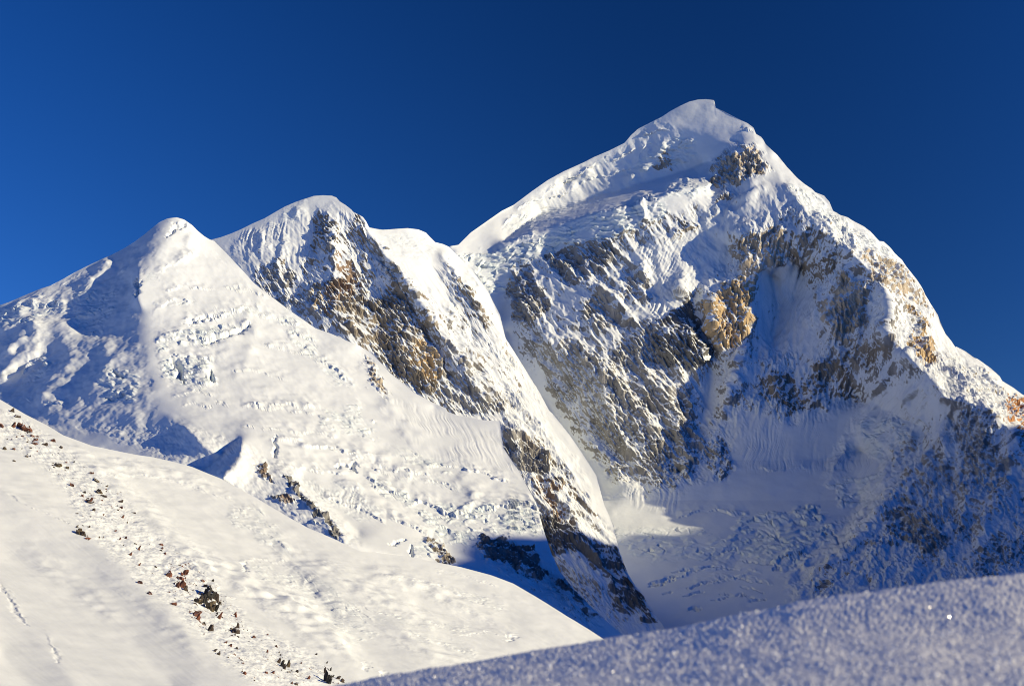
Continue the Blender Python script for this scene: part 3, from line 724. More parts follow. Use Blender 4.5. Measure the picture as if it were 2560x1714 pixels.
E_steps += [(k(3, l_), a_, c_) for l_, a_, c_ in [([(480, 800), (560, 750), (640, 720), (760, 640)], 6, 10), ([(700, 660), (800, 610), (900, 560), (1040, 480)], 6, 10), ([(1100, 490), (1180, 450), (1290, 400)], 6, 10), ([(900, 630), (1000, 590), (1150, 560), (1300, 500)], 6, 12),
    ([(620, 760), (760, 700), (900, 680)], 5, 10), ([(1300, 330), (1380, 290), (1500, 270)], 5, 10), ([(1420, 420), (1520, 400), (1640, 430)], 6, 10), ([(1380, 500), (1500, 480), (1620, 490)], 6, 10)]]
# ================================================================== the rocky middle peak
D_top = k(2, [(-300, 570), (-150, 520), (0, 440), (80, 412), (130, 400), (200, 375), (260, 350), (340, 310), (420, 275), (480, 240), (550, 200), (620, 170), (680, 150), (740, 130), (800, 125), (860, 128),
    (890, 140), (910, 165), (950, 190), (985, 220), (1000, 235), (1030, 250), (1060, 268), (1080, 295), (1100, 335), (1150, 345), (1190, 350), (1260, 345), (1350, 340), (1420, 348), (1470, 368),
    (1490, 390), (1530, 430), (1580, 442), (1620, 460), (1720, 560), (1800, 640), (1870, 740), (1950, 900), (1990, 1060), (2080, 1200), (2190, 1370), (2290, 1540)]) + k(7, [(360, 470), (460, 590), (530, 690),
    (600, 800), (640, 950), (690, 1060), (720, 1200), (740, 1250), (765, 1310), (800, 1370), (850, 1430), (890, 1500), (940, 1568), (1010, 1680)])
D_bot = k(2, [(-300, 700), (0, 560), (80, 520)]) + [(700, 860), (900, 1000), (1100, 1120), (1250, 1200), (1300, 1330), (1400, 1520), (1520, 1640), (1700, 1720)]
D_lines = [
    k(2, [(-300, 600, 60), (-150, 520, 60), (80, 412, 40), (340, 310, 20), (550, 200, 0), (740, 130, -10), (860, 128, -10), (950, 190, -5), (1080, 295, 0), (1100, 335, 40), (1260, 345, 90), (1350, 340, 110),
          (1480, 380, 160), (1620, 460, 230), (1720, 560, 260), (1870, 740, 230), (1990, 1060, 200), (2190, 1370, 180), (2290, 1540, 170)]),
    k(7, [(360, 470, 160), (460, 590, 150), (600, 800, 130), (690, 1060, 110), (765, 1310, 90), (890, 1500, 70), (960, 1600, 60)]),
    k(2, [(760, 300, 14), (720, 480, 16), (660, 690, 14)]),
    k(2, [(820, 220, -6), (850, 480, -14), (870, 650, -18), (880, 900, -30), (1000, 1100, -30)]),
    k(2, [(960, 400, 15), (1010, 650, 30), (1090, 820, 20), (1200, 1000, 30)]),
    k(2, [(1060, 280, 0), (1130, 420, -8), (1310, 640, -10), (1420, 800, -5), (1580, 1050, 0), (1700, 1250, 15), (1850, 1450, 30)]),
    k(2, [(1085, 420, 14), (1265, 660, 18), (1380, 850, 24), (1510, 1080, 40), (1620, 1300, 50)]),
    k(2, [(1570, 510, 120), (1760, 760, 110), (1900, 1060, 120), (2050, 1300, 125)]),
    k(2, [(1500, 560, 110), (1620, 800, 115), (1780, 1060, 115)]),
    k(2, [(300, 400, 20), (400, 550, 10), (560, 800, 10)]),
    k(2, [(1340, 1000, 5), (1380, 1200, 10), (1480, 1400, 15)]),
    k(6, [(1400, 230, 30), (1500, 450, 40), (1600, 650, 40), (1740, 850, 30), (1872, 1050, 30)]),
]
D_rocks = [
    (k(2, [(410, 590), (480, 570), (520, 600), (640, 600), (650, 660), (590, 760), (560, 850), (520, 800), (450, 680)]), .6, GREY, 'rock_wall', 'grey rock wall left of the brown cliffs'),
    (k(2, [(330, 640), (370, 650), (480, 760), (580, 850), (520, 850), (400, 740)]), .45, GREY),
    (k(2, [(430, 360), (520, 370), (560, 430), (470, 440)]), .45, BROWN),
    (k(2, [(610, 430), (660, 430), (660, 460), (620, 475)]), .75, GOLD),
    (k(2, [(730, 310), (780, 235), (830, 260), (830, 370), (740, 375)]), .72, GBROWN, 'rock_outcrop', 'dark rock outcrop under the middle peak'),
    (k(2, [(830, 370), (860, 400), (870, 640), (830, 620), (820, 480)]), .6, GREY),
    (k(2, [(580, 800), (700, 720), (760, 880), (820, 960), (760, 930), (640, 890)]), .48, GREY),
    (k(2, [(710, 690), (760, 660), (960, 670), (1000, 780), (1100, 800), (1250, 760), (1330, 760), (1420, 830), (1520, 960), (1560, 1100), (1580, 1280), (1560, 1430), (1400, 1420), (1280, 1350), (1180, 1230), (1060, 1110), (850, 990), (780, 880)]),
        .55, GBROWN, 'rock_cliff', 'brown cliffs of the middle peak'),
    (k(2, [(790, 690), (960, 680), (1000, 780), (880, 800), (860, 900), (800, 880)]), .66, BROWN),
    (k(2, [(708, 710), (770, 680), (790, 880), (750, 870)]), .85, GOLD, 'rock_slab', 'smooth golden rock slab'),
    (k(2, [(1340, 1130), (1420, 1050), (1500, 1120), (1560, 1300), (1540, 1400), (1430, 1300)]), .68, GOLD, 'rock_slab', 'golden rock wall near the foot of the middle peak'),
    (k(2, [(870, 430), (960, 480), (1000, 640), (1090, 680), (1080, 780), (960, 700), (880, 650)]), .44, BROWN),
    (k(2, [(985, 225), (1060, 270), (1110, 400), (1080, 420), (1020, 300)]), .55, GBROWN),
    (k(2, [(1110, 400), (1200, 490), (1310, 650), (1280, 680), (1180, 560), (1110, 470)]), .78, GREY, 'rock_rib', 'dark rock rib slanting down the middle peak'),
    (k(2, [(1310, 700), (1420, 800), (1450, 840), (1380, 790)]), .6, GREY),
    (k(2, [(1560, 1050), (1620, 1060), (1750, 1150), (1850, 1250), (2000, 1450), (2100, 1561), (1600, 1561), (1580, 1300)]), .44, GREY, 'rock_face', 'snow-streaked grey rocks on the right flank'),
    (k(2, [(1560, 510), (1610, 560), (1780, 780), (1900, 980), (1860, 980), (1740, 800), (1600, 600)]), .55, GBROWN),
    (k(2, [(1600, 830), (1660, 900), (1720, 1060), (1640, 1000)]), .45, GREY),
    (k(6, [(1355, 200), (1420, 220), (1500, 290), (1580, 420), (1600, 480), (1500, 480), (1450, 420), (1370, 310)]), .8, GREY, 'rock_cliff', 'dark cliff right of the hanging snow edge'),
    (k(6, [(1480, 490), (1700, 480), (1690, 560), (1640, 600), (1760, 760), (1600, 700), (1540, 580)]), .5, BROWN),
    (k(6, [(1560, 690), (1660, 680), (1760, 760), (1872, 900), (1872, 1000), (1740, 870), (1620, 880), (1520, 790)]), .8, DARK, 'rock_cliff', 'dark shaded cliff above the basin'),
    (k(7, [(480, 1060), (600, 1160), (700, 1160), (760, 1300), (860, 1430), (940, 1568), (860, 1568), (700, 1480), (640, 1350), (560, 1220), (420, 1200), (380, 1200)]), .66, DARK),
    (k(7, [(20, 1560), (300, 1400), (460, 1420), (600, 1568)]), .4, GREY),
    (k(7, [(160, 550), (330, 620), (440, 780), (560, 920), (640, 1060), (480, 1000), (350, 800), (240, 640)]), .38, GBROWN),
]
D_ser = [(k(2, [(1110, 360), (1480, 370), (1560, 480), (1400, 560), (1250, 520)]), .2), (k(2, [(430, 300), (640, 180), (660, 240), (560, 310)]), .3)]
D_fl = [(k(2, [(240, 380), (420, 300), (720, 260), (760, 480), (660, 660), (480, 560), (300, 560)]), 2.2, 5, 12), (k(2, [(840, 160), (980, 240), (1000, 380), (880, 400)]), 2.2, 10, 10),
        (k(2, [(1300, 560), (1560, 600), (1800, 900), (2150, 1500), (2000, 1561), (1600, 1000)]), 2.4, 30, 14)]
# ================================================================== the snow peak on the left
C_top = k(1, [(-900, 1000), (-300, 850), (0, 735), (60, 715), (200, 655), (330, 608), (420, 560), (500, 515), (600, 465), (700, 420), (800, 370), (880, 320), (940, 275), (1000, 225), (1040, 195), (1090, 172), (1150, 164),
    (1200, 180), (1250, 215), (1290, 255), (1330, 288), (1365, 308), (1400, 320), (1450, 370), (1550, 480), (1650, 590), (1750, 670), (1850, 745), (1950, 815), (2050, 885), (2150, 920), (2250, 965), (2342, 1000)]) + k(2, [(1050, 1112),
    (1130, 1160), (1180, 1215), (1240, 1280), (1320, 1345), (1400, 1410), (1500, 1465), (1600, 1510), (1720, 1561)]) + k(6, [(1080, 143), (1150, 168), (1250, 185), (1355, 192), (1358, 230), (1370, 330), (1450, 450), (1540, 620), (1580, 760), (1620, 880),
    (1665, 975), (1740, 1070), (1850, 1180), (1990, 1300)])
C_bot = [(-400, 1120), (0, 1120), (250, 1200), (500, 1260), (800, 1420), (1050, 1480), (1300, 1560), (1500, 1660), (1700, 1760)]
C_lines = [
    k(1, [(-900, 1000, 480), (-300, 850, 330), (0, 735, 225), (400, 580, 155), (700, 420, 110), (860, 335, 82), (940, 275, 48), (1010, 210, 20), (1100, 170, 0), (1150, 165, 0), (1200, 180, 20), (1280, 250, 60), (1350, 300, 100), (1390, 310, 110),
          (1550, 480, 140), (1800, 700, 200), (2050, 880, 260), (2342, 990, 300)]),
    k(2, [(1050, 1110, 330), (1180, 1200, 340), (1300, 1330, 360), (1450, 1440, 380), (1600, 1530, 400)]),
    k(6, [(1000, 120, 400), (1150, 170, 410), (1355, 190, 430), (1370, 330, 430), (1450, 450, 420), (1540, 620, 400), (1580, 760, 380), (1660, 970, 360), (1760, 1080, 340), (1900, 1200, 320)]),
    k(1, [(1120, 170, 0), (1090, 260, -10), (980, 400, -10), (900, 530, -15), (890, 690, -20), (950, 820, 0), (980, 960, 0), (1000, 1180, 0), (980, 1300, 0), (1080, 1440, 0), (1200, 1510, -10)]),
    k(6, [(700, 400, 230), (900, 560, 250)]), k(6, [(1150, 500, 330), (1300, 560, 350)]),
    k(1, [(830, 385, 78), (790, 470, 90), (650, 640, 115), (540, 655, 130), (330, 700, 165)]),
    k(1, [(850, 600, 50), (800, 700, 76), (700, 800, 112), (600, 850, 150), (500, 870, 165)]),
    k(1, [(800, 1000, 34), (650, 1050, 80), (500, 1000, 115), (430, 1000, 128)]), k(1, [(800, 1250, 36), (600, 1250, 86), (450, 1300, 128)]),
    k(1, [(380, 985, 155), (300, 1060, 200), (150, 1160, 250), (0, 1235, 285), (-200, 1300, 330)]), k(1, [(20, 890, 190), (250, 840, 155), (400, 890, 145)]), k(1, [(250, 1020, 170), (150, 1070, 190), (0, 1180, 220)]),
    k(1, [(130, 1300, 240), (300, 1320, 190)]), k(1, [(600, 1420, 100), (900, 1460, 25)]),
    k(5, [(935, 240, 5), (850, 265, 36), (700, 305, 75), (540, 335, 115)]),
    k(5, [(950, 212, -30), (1000, 250, -34), (1060, 320, -28), (1150, 370, 0)]),
    k(5, [(850, 360, 48), (900, 420, 34), (950, 420, 32), (1070, 435, 40), (1180, 345, 15), (1245, 292, 0)]),
    k(5, [(1090, 452, -25), (1190, 365, -45), (1248, 318, -62)]), k(5, [(1258, 305, -75), (1240, 400, -110), (1150, 490, -125)]), k(5, [(1430, 390, 0), (1480, 470, -20), (1800, 815, -20)]),
    k(5, [(1560, 480, 60), (1700, 600, 70), (1872, 780, 80)]),
    k(6, [(540, 820, -20), (900, 900, 100), (1150, 930, 200), (1400, 1050, 260), (1600, 1180, 300)]),
    k(6, [(900, 620, 250), (1050, 680, 290), (1220, 650, 320), (1500, 640, 380)]),
    k(6, [(940, 700, 235), (1060, 830, 235), (1200, 870, 262)]),
]
C_rocks = [
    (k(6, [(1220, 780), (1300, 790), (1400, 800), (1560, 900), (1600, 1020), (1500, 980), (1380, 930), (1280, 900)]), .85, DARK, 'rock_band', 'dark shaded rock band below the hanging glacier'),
    (k(6, [(950, 790), (1000, 810), (1080, 890), (1140, 930), (1040, 930), (990, 860)]), .62, GBROWN, 'rock_outcrop', 'brown rocks under the ice cliff'),
    (k(2, [(1050, 1140), (1090, 1160), (1180, 1330), (1230, 1450), (1180, 1440), (1100, 1300)]), .5, TAN, 'rock_streak', 'tan rocks streaking through the snow'),
    (k(5, [(1460, 455), (1500, 470), (1550, 560), (1640, 640), (1720, 720), (1800, 815), (1750, 800), (1650, 690), (1560, 600)]), 1.25, DARK, 'rock_rib', 'dark rib of rocks down the snow spur'),
    (k(5, [(1320, 420), (1350, 415), (1420, 510), (1360, 490)]), 1.1, BROWN), (k(5, [(1410, 565), (1505, 585), (1505, 630), (1440, 605)]), 1.1, BROWN, 'rock_outcrop', 'small brown rocks on the snow spur'),
    (k(5, [(1500, 640), (1570, 720), (1530, 690)]), .45, BROWN),
    (k(6, [(1600, 1020), (1700, 1010), (1872, 1170), (1872, 1230), (1700, 1100)]), .6, DARK),
]
C_ser = [
    (k(1, [(1000, 960), (1200, 900), (1450, 870), (1640, 850), (1500, 930), (1300, 1000), (1010, 1000)]), .7, 'ice_cliff', 'crevassed ice step across the snow peak'),
    (k(1, [(1380, 800), (1650, 740), (1850, 790), (2010, 880), (1850, 860), (1660, 800), (1420, 820)]), .5),
    (k(1, [(1850, 900), (2050, 940), (2100, 1080), (2250, 1200), (2320, 1290), (2150, 1230), (2050, 1080), (1900, 980)]), .6, 'serac_band', 'broken seracs along the right edge of the snow peak'),
    (k(1, [(1080, 1060), (1200, 1080), (1400, 1100), (1420, 1260), (1250, 1280), (1050, 1210)]), .8, 'ice_cliff', 'white ice cliffs low on the snow peak'),
    (k(1, [(1020, 730), (1250, 690), (1250, 730), (1010, 770)]), .5), (k(1, [(950, 540), (1050, 540), (1020, 580), (940, 590)]), .5),
    (k(1, [(2080, 1430), (2342, 1400), (2342, 1561), (2060, 1540)]), .6),
    (k(1, [(0, 760), (300, 720), (440, 740), (260, 830), (0, 880)]), .7), (k(1, [(140, 1180), (330, 1100), (330, 1180), (180, 1230)]), .6),
    (k(1, [(640, 1150), (880, 1180), (880, 1350), (700, 1340)]), .6), (k(1, [(480, 640), (760, 640), (640, 960), (480, 860)]), .5),
    (k(6, [(640, 470), (860, 560), (900, 640), (1220, 640), (1500, 620), (1590, 780), (1380, 780), (1220, 780), (1200, 860), (1080, 830), (960, 700), (860, 620), (700, 540)]), .9, 'ice_cliff', 'hanging ice cliff with bluish face'),
    (k(6, [(320, 480), (620, 560), (760, 680), (700, 740), (420, 600)]), .3), (k(6, [(750, 300), (950, 380), (1140, 440), (1050, 460), (820, 400)]), .5), (k(6, [(420, 140), (700, 190), (700, 290), (560, 250)]), .6),
    (k(6, [(820, 450), (1100, 510), (1150, 560), (850, 490)]), .4), (k(6, [(930, 800), (1050, 860), (1020, 920), (880, 890)]), .5),
]
C_fl = [(k(6, [(730, 60), (1340, 200), (1450, 480), (1300, 460), (900, 380)]), 1.0, 22, 14), (k(6, [(260, 500), (640, 560), (700, 700), (480, 640)]), 1.4, 0, 8), (k(1, [(200, 1300), (600, 1350), (1100, 1500), (700, 1561), (300, 1500)]), 1.2, -40, 18)]
C_notch = [
    (k(6, [(180, 275), (176, 385)]), 3.0, 14), (k(6, [(570, 415), (520, 430), (512, 465)]), 3.0, 14), (k(6, [(575, 410), (600, 460)]), 6.0, 18), (k(6, [(780, 835), (860, 815)]), 3.0, 10), (k(6, [(890, 850), (890, 900)]), 4.0, 14),
    (k(1, [(1130, 1060), (1170, 1140), (1190, 1220)]), 6.0, 22), (k(1, [(1380, 1160), (1370, 1240)]), 5.0, 18), (k(1, [(890, 550), (885, 680)]), 5.0, 14), (k(1, [(1090, 285), (1130, 230), (1200, 200)]), 4.0, 9),
    (k(1, [(1180, 850), (1300, 835), (1420, 815)]), 4.0, 10), (k(1, [(1310, 990), (1480, 940), (1640, 860)]), 4.0, 10), (k(1, [(720, 1170), (800, 1220)]), 4.0, 12), (k(1, [(690, 1340), (830, 1310)]), 4.0, 12),
]
# ================================================================== near snow slope
B_top = k(5, [(-800, -330), (-400, -110), (0, 80), (60, 115), (130, 155), (250, 215), (330, 265), (480, 320), (600, 345), (700, 365), (800, 380), (900, 402), (1000, 430), (1060, 455), (1150, 490), (1250, 545), (1330, 590), (1450, 660), (1600, 745), (1750, 810), (1872, 868)]) + k(6, [
    (700, 870), (850, 890), (950, 910), (1040, 928), (1150, 950), (1300, 990), (1420, 1035), (1500, 1080), (1600, 1140), (1700, 1205), (1800, 1265), (1872, 1310), (2000, 1395), (2300, 1580)])
B_lines = [
    k(5, [(-800, -330, 0), (-400, -110, 0), (0, 80, 0), (480, 320, 0), (900, 402, 0), (1150, 490, 0), (1600, 745, 0), (1872, 868, 0)]), k(6, [(1040, 928, 0), (1500, 1080, 0), (1872, 1310, 0), (2300, 1580, 0)]),
    k(5, [(-200, 480, -90), (0, 560, -90), (170, 650, -90), (400, 740, -95), (520, 850, -95), (700, 1010, -95), (850, 1150, -100), (1000, 1300, -100), (1200, 1480, -100), (1350, 1620, -100)]),
    k(5, [(-200, 800, 60), (0, 850, 70), (400, 1100, 70), (700, 1350, 55), (900, 1568, 45)]),
    k(5, [(-200, 1080, 110), (0, 1150, 110), (150, 1260, 110), (300, 1440, 105), (420, 1600, 100)]), k(5, [(0, 1400, 230), (150, 1560, 240), (350, 1700, 215)]),
    k(5, [(200, 240, -10), (480, 470, -20), (700, 680, -20), (900, 880, -25), (1060, 1010, -30), (1250, 1230, -20), (1400, 1300, -10), (1700, 1450, 0), (1872, 1568, 0)]),
    k(5, [(600, 440, 20), (900, 650, 30), (1200, 800, 40), (1500, 1000, 60)]),
    k(5, [(1060, 900, 10), (1300, 1000, 0), (1550, 1150, 0), (1700, 1320, 0), (1872, 1480, 0)]),
    k(5, [(1400, 850, 60), (1600, 1050, 60), (1750, 1250, 60)]),
    k(6, [(400, 1000, 0), (700, 1180, 0), (1000, 1380, 0)]), k(6, [(900, 1150, 40), (1300, 1250, 40)]), k(6, [(500, 1200, 40), (640, 1380, 40), (760, 1500, 40)]),
]
REDR = (0.17, 0.085, 0.058)
B_rocks = [
    (k(5, [(0, 120), (140, 190), (260, 290), (320, 340), (180, 350), (60, 280)]), .27, REDR), (k(5, [(380, 510), (560, 520), (700, 660), (640, 720), (480, 760), (400, 700)]), .26, REDR),
    (k(5, [(820, 820), (1000, 920), (1260, 1180), (1250, 1300), (1000, 1260), (860, 1060)]), .30, REDR), (k(5, [(1100, 1330), (1500, 1370), (1800, 1560), (1300, 1560)]), .27, REDR),
]
B_ser = [(k(6, [(60, 930), (420, 1020), (640, 1190), (700, 1300), (560, 1380), (440, 1200), (250, 1080), (60, 1000)]), .22), (k(6, [(860, 1020), (1100, 1060), (1400, 1150), (1350, 1180), (1050, 1090), (880, 1040)]), .2),
         (k(5, [(1180, 640), (1340, 650), (1520, 860), (1500, 910), (1300, 760), (1200, 720)]), .22), (k(6, [(600, 1200), (1200, 1260), (1190, 1290), (700, 1240)]), .15), (k(6, [(840, 1280), (1250, 1390), (1200, 1420), (900, 1330)]), .18)]
B_notch = [
    (k(5, [(0, 1040), (50, 1110), (90, 1200), (140, 1255)]), 6.0, 2.2), (k(5, [(275, 1370), (310, 1440)]), 5.0, 2.0), (k(5, [(1265, 930), (1270, 985)]), 4.0, 5), (k(6, [(640, 1450), (680, 1470)]), 5.0, 5), (k(6, [(720, 1495), (800, 1520)]), 5.0, 6),
    (k(6, [(1380, 1325), (1450, 1305)]), 3.0, 3),
]
C_steps = [(k(n_, l_), a_, c_) for n_, l_, a_, c_ in [
    (1, [(1000, 530), (1080, 500), (1160, 460), (1210, 430), (1300, 405)], 4, 12), (1, [(1180, 850), (1260, 845), (1330, 830), (1420, 815), (1500, 790), (1650, 760)], 5, 12), (1, [(1000, 985), (1100, 950), (1250, 970), (1330, 975), (1480, 935), (1640, 855)], 7, 12),
    (1, [(1100, 1060), (1200, 1080), (1400, 1080)], 5, 14), (1, [(1010, 760), (1100, 715), (1250, 720)], 4, 10), (1, [(1110, 1330), (1280, 1310), (1400, 1320)], 3, 10), (1, [(1180, 1410), (1280, 1390), (1500, 1385)], 3, 10), (1, [(1640, 790), (1800, 830), (2010, 880)], 4, 10),
    (1, [(1880, 930), (2000, 950), (2060, 1000)], 5, 10), (1, [(2080, 1090), (2160, 1150), (2300, 1260)], 5, 10), (1, [(1080, 190), (1140, 205), (1200, 200)], 3, 6), (1, [(200, 760), (330, 730), (440, 740)], 7, 14), (1, [(140, 1190), (250, 1110), (330, 1120)], 8, 12),
    (1, [(480, 860), (560, 800)], 6, 12), (1, [(640, 700), (760, 645)], 5, 8), (1, [(700, 1330), (880, 1310)], 6, 10), (1, [(640, 1250), (800, 1180)], 5, 10), (1, [(290, 1390), (430, 1380)], 6, 10), (1, [(150, 1350), (220, 1380)], 5, 10), (1, [(540, 655), (600, 620)], 5, 8),
    (1, [(760, 530), (840, 490)], 5, 8), (1, [(0, 830), (140, 760), (280, 730)], 6, 10), (1, [(380, 620), (540, 510)], 3, 8),
    (6, [(640, 480), (700, 510), (800, 560), (880, 600)], 7, 12), (6, [(850, 490), (1000, 510), (1150, 560)], 4, 10), (6, [(890, 620), (960, 625), (1050, 680), (1120, 690), (1220, 650), (1350, 650), (1480, 640), (1560, 650)], 9, 14), (6, [(230, 430), (420, 460), (560, 480)], 4, 14),
    (6, [(520, 540), (640, 560)], 4, 10), (6, [(760, 690), (880, 740), (950, 780), (1060, 830)], 6, 12), (6, [(480, 420), (700, 380)], 3, 10), (6, [(0, 230), (200, 240), (400, 260), (520, 290)], 3, 14), (6, [(570, 415), (700, 450), (900, 520)], 4, 10)]]
B_steps = [(k(n_, l_), a_, c_) for n_, l_, a_, c_ in [
    (5, [(480, 485), (620, 490), (720, 480), (860, 510), (1000, 545), (1120, 580), (1220, 610)], 2.2, 16), (5, [(1180, 680), (1320, 650), (1400, 700)], 2.5, 12), (5, [(0, 1050), (60, 1120), (140, 1255)], 3, 12), (5, [(230, 1300), (330, 1450)], 2, 12), (5, [(1200, 715), (1330, 760), (1500, 880)], 2.5, 12),
    (5, [(1240, 925), (1360, 915), (1500, 945)], 2.5, 10), (6, [(620, 1150), (760, 1200), (950, 1240), (1190, 1290)], 2, 16), (6, [(700, 1000), (900, 1030), (1050, 1060), (1250, 1140), (1400, 1180)], 2, 10), (6, [(840, 1280), (1000, 1340), (1250, 1410)], 2, 12),
    (6, [(1000, 960), (1150, 1000), (1350, 1060)], 1.5, 10), (6, [(1100, 1310), (1300, 1300), (1450, 1310)], 2, 14), (6, [(80, 1020), (300, 1050), (420, 1010)], 2.5, 10), (6, [(500, 1140), (620, 1180), (700, 1240)], 2.5, 10), (5, [(0, 555), (170, 650), (400, 745)], 2.0, 20)]]
D_rug = [(k(2, [(200, 420), (430, 330), (700, 250), (900, 200), (1080, 320), (1330, 640), (1480, 640), (1620, 560), (1760, 740), (1950, 1000), (2300, 1561), (1000, 1561), (500, 900)]), .5, .27, GBROWN),
         (k(7, [(-100, 250), (150, 300), (420, 700), (660, 1080), (950, 1600), (500, 1600), (100, 900)]), .5, .27, GREY), (k(2, [(1100, 350), (1480, 380), (1560, 500), (1480, 640), (1330, 640)]), .2, 0.05, GREY)]
C_rug = [(k(6, [(1200, 770), (1560, 880), (1660, 990), (1900, 1220), (1800, 1260), (1300, 960)]), .5, .3, GREY)]
D_snow = [k(2, [(240, 390), (420, 300), (620, 200), (740, 160), (760, 250), (700, 480), (660, 680), (600, 600), (500, 540), (430, 580), (330, 540)]), k(2, [(850, 160), (960, 220), (990, 300), (900, 400), (860, 300)]), k(2, [(1170, 590), (1220, 680), (1130, 750)]),
          k(2, [(1110, 350), (1500, 390), (1560, 500), (1560, 640), (1700, 900), (1500, 760), (1330, 640), (1180, 470)])]
D_ribs = [(k(n_, l_), h_, a_, b_, 0) for n_, l_, h_, a_, b_ in [
    (2, [(560, 370), (540, 480), (500, 560), (520, 700)], 7, 14, 20), (2, [(400, 330), (410, 450), (390, 560)], 6, 14, 18), (2, [(830, 180), (850, 380), (870, 640), (900, 750), (990, 900)], 9, 12, 25), (2, [(960, 470), (1000, 640), (1090, 780), (1150, 960), (1250, 1080)], 8, 14, 24),
    (2, [(1070, 420), (1090, 640), (1100, 720)], 6, 12, 18), (2, [(1160, 560), (1230, 690), (1330, 760), (1440, 940), (1520, 1130), (1590, 1300), (1700, 1561)], 11, 16, 26), (2, [(1250, 1040), (1290, 1180), (1400, 1340), (1480, 1440)], 8, 14, 22), (2, [(1600, 780), (1660, 920), (1750, 1120), (1900, 1350), (2050, 1561)], 9, 16, 30),
    (2, [(1560, 1010), (1680, 1150), (1860, 1400), (1960, 1561)], 9, 16, 28), (2, [(700, 720), (760, 880), (840, 980)], 7, 12, 20), (2, [(880, 780), (960, 940), (1060, 1080)], 7, 14, 22), (2, [(1400, 900), (1440, 1060), (1540, 1250), (1600, 1420)], 7, 12, 20), (2, [(1280, 640), (1480, 880), (1640, 1060)], 7, 12, 22),
    (6, [(1500, 290), (1600, 480), (1760, 760), (1872, 900)], 9, 14, 26), (6, [(1400, 230), (1480, 420), (1560, 640), (1620, 740)], 8, 12, 22), (7, [(60, 200), (200, 430), (330, 600), (480, 800), (620, 1000)], 9, 16, 30), (7, [(0, 300), (120, 470), (260, 640), (420, 860), (560, 1040)], 9, 14, 26),
    (7, [(420, 1060), (560, 1200), (680, 1400), (800, 1560)], 9, 14, 26), (2, [(1700, 560), (1800, 760), (1900, 960), (2000, 1180)], 7, 14, 24), (2, [(690, 150), (650, 210), (660, 270)], 9, 16, 26),
]]
C_ribs = [(k(1, l_), h_, a_, b_, 1) for l_, h_, a_, b_ in [
    ([(250, 820), (200, 900), (100, 1020), (0, 1120)], 14, 40, 60), ([(720, 430), (640, 520), (540, 600)], 9, 34, 44), ([(520, 1020), (400, 1150), (300, 1300), (260, 1450)], 10, 40, 60), ([(760, 980), (660, 1160), (560, 1350)], 7, 50, 60), ([(330, 600), (200, 700), (60, 800)], 9, 26, 34), ([(1230, 260), (1220, 380), (1120, 480)], 5, 20, 30),
    ([(1500, 880), (1460, 1000), (1380, 1080)], 6, 34, 40), ([(1700, 1000), (1560, 1120), (1500, 1250)], 5, 50, 60), ([(1350, 1090), (1300, 1200), (1300, 1270)], 8, 24, 30), ([(1560, 780), (1620, 860), (1700, 960)], 5, 30, 40)]] + [
    (k(6, l_), h_, a_, b_, 1) for l_, h_, a_, b_ in [([(100, 260), (300, 330), (480, 420)], 6, 40, 40), ([(560, 300), (760, 400), (900, 500)], 6, 30, 40), ([(720, 60), (820, 200), (980, 380)], 6, 30, 50), ([(480, 480), (640, 560), (820, 690)], 7, 30, 44), ([(1130, 470), (1250, 600)], 6, 30, 40)]]
B_ribs = [(k(5, l_), h_, a_, b_, 1) for l_, h_, a_, b_ in [([(250, 260), (600, 520), (900, 800), (1300, 1200)], 6, 30, 40), ([(850, 900), (1150, 980), (1500, 1200), (1800, 1480)], 9, 30, 60), ([(1300, 720), (1600, 1000), (1872, 1300)], 7, 30, 50), ([(500, 950), (800, 1180), (1100, 1450)], 5, 40, 50),
    ([(100, 850), (400, 1050), (700, 1300)], 5, 40, 50), ([(480, 420), (700, 430), (1000, 500), (1200, 580)], 6, 30, 30)]] + [(k(6, l_), h_, a_, b_, 1) for l_, h_, a_, b_ in [([(300, 900), (700, 1100), (1100, 1300)], 7, 36, 44), ([(600, 950), (1000, 1080), (1400, 1250)], 6, 30, 40), ([(120, 1050), (420, 1250), (620, 1450)], 8, 30, 50), ([(700, 1250), (1000, 1400), (1300, 1500)], 6, 30, 40)]]
C_lines = [[(p[0], p[1], p[2] * 0.86 if (p[0] < 345 and p[2] > 0) else p[2]) for p in ln] for ln in C_lines]
C_steps = [(l_, a_ * 1.2, c_ * 1.6) for l_, a_, c_ in C_steps] + [(k(n_, l_), a_, c_) for n_, l_, a_, c_ in [
    (6, [(0, 130), (250, 110), (420, 140)], 5, 18), (6, [(280, 350), (450, 330), (620, 380)], 6, 16), (6, [(150, 300), (330, 300)], 5, 14), (6, [(420, 600), (620, 640), (760, 720)], 6, 16), (6, [(960, 430), (1140, 440), (1300, 480), (1400, 510)], 6, 14), (6, [(700, 430), (860, 460), (1000, 480)], 5, 14),
    (1, [(1450, 620), (1600, 640), (1750, 690)], 4, 14), (1, [(1700, 1000), (1850, 1010), (2000, 1070)], 4, 14), (1, [(1500, 1170), (1700, 1180), (1900, 1230)], 4, 16), (1, [(1600, 1400), (1850, 1420), (2050, 1450)], 4, 16), (1, [(1050, 640), (1200, 610), (1400, 640)], 4, 14)]]
C_ser = [(q_[0], q_[1] * 0.85) + tuple(q_[2:]) for q_ in C_ser]
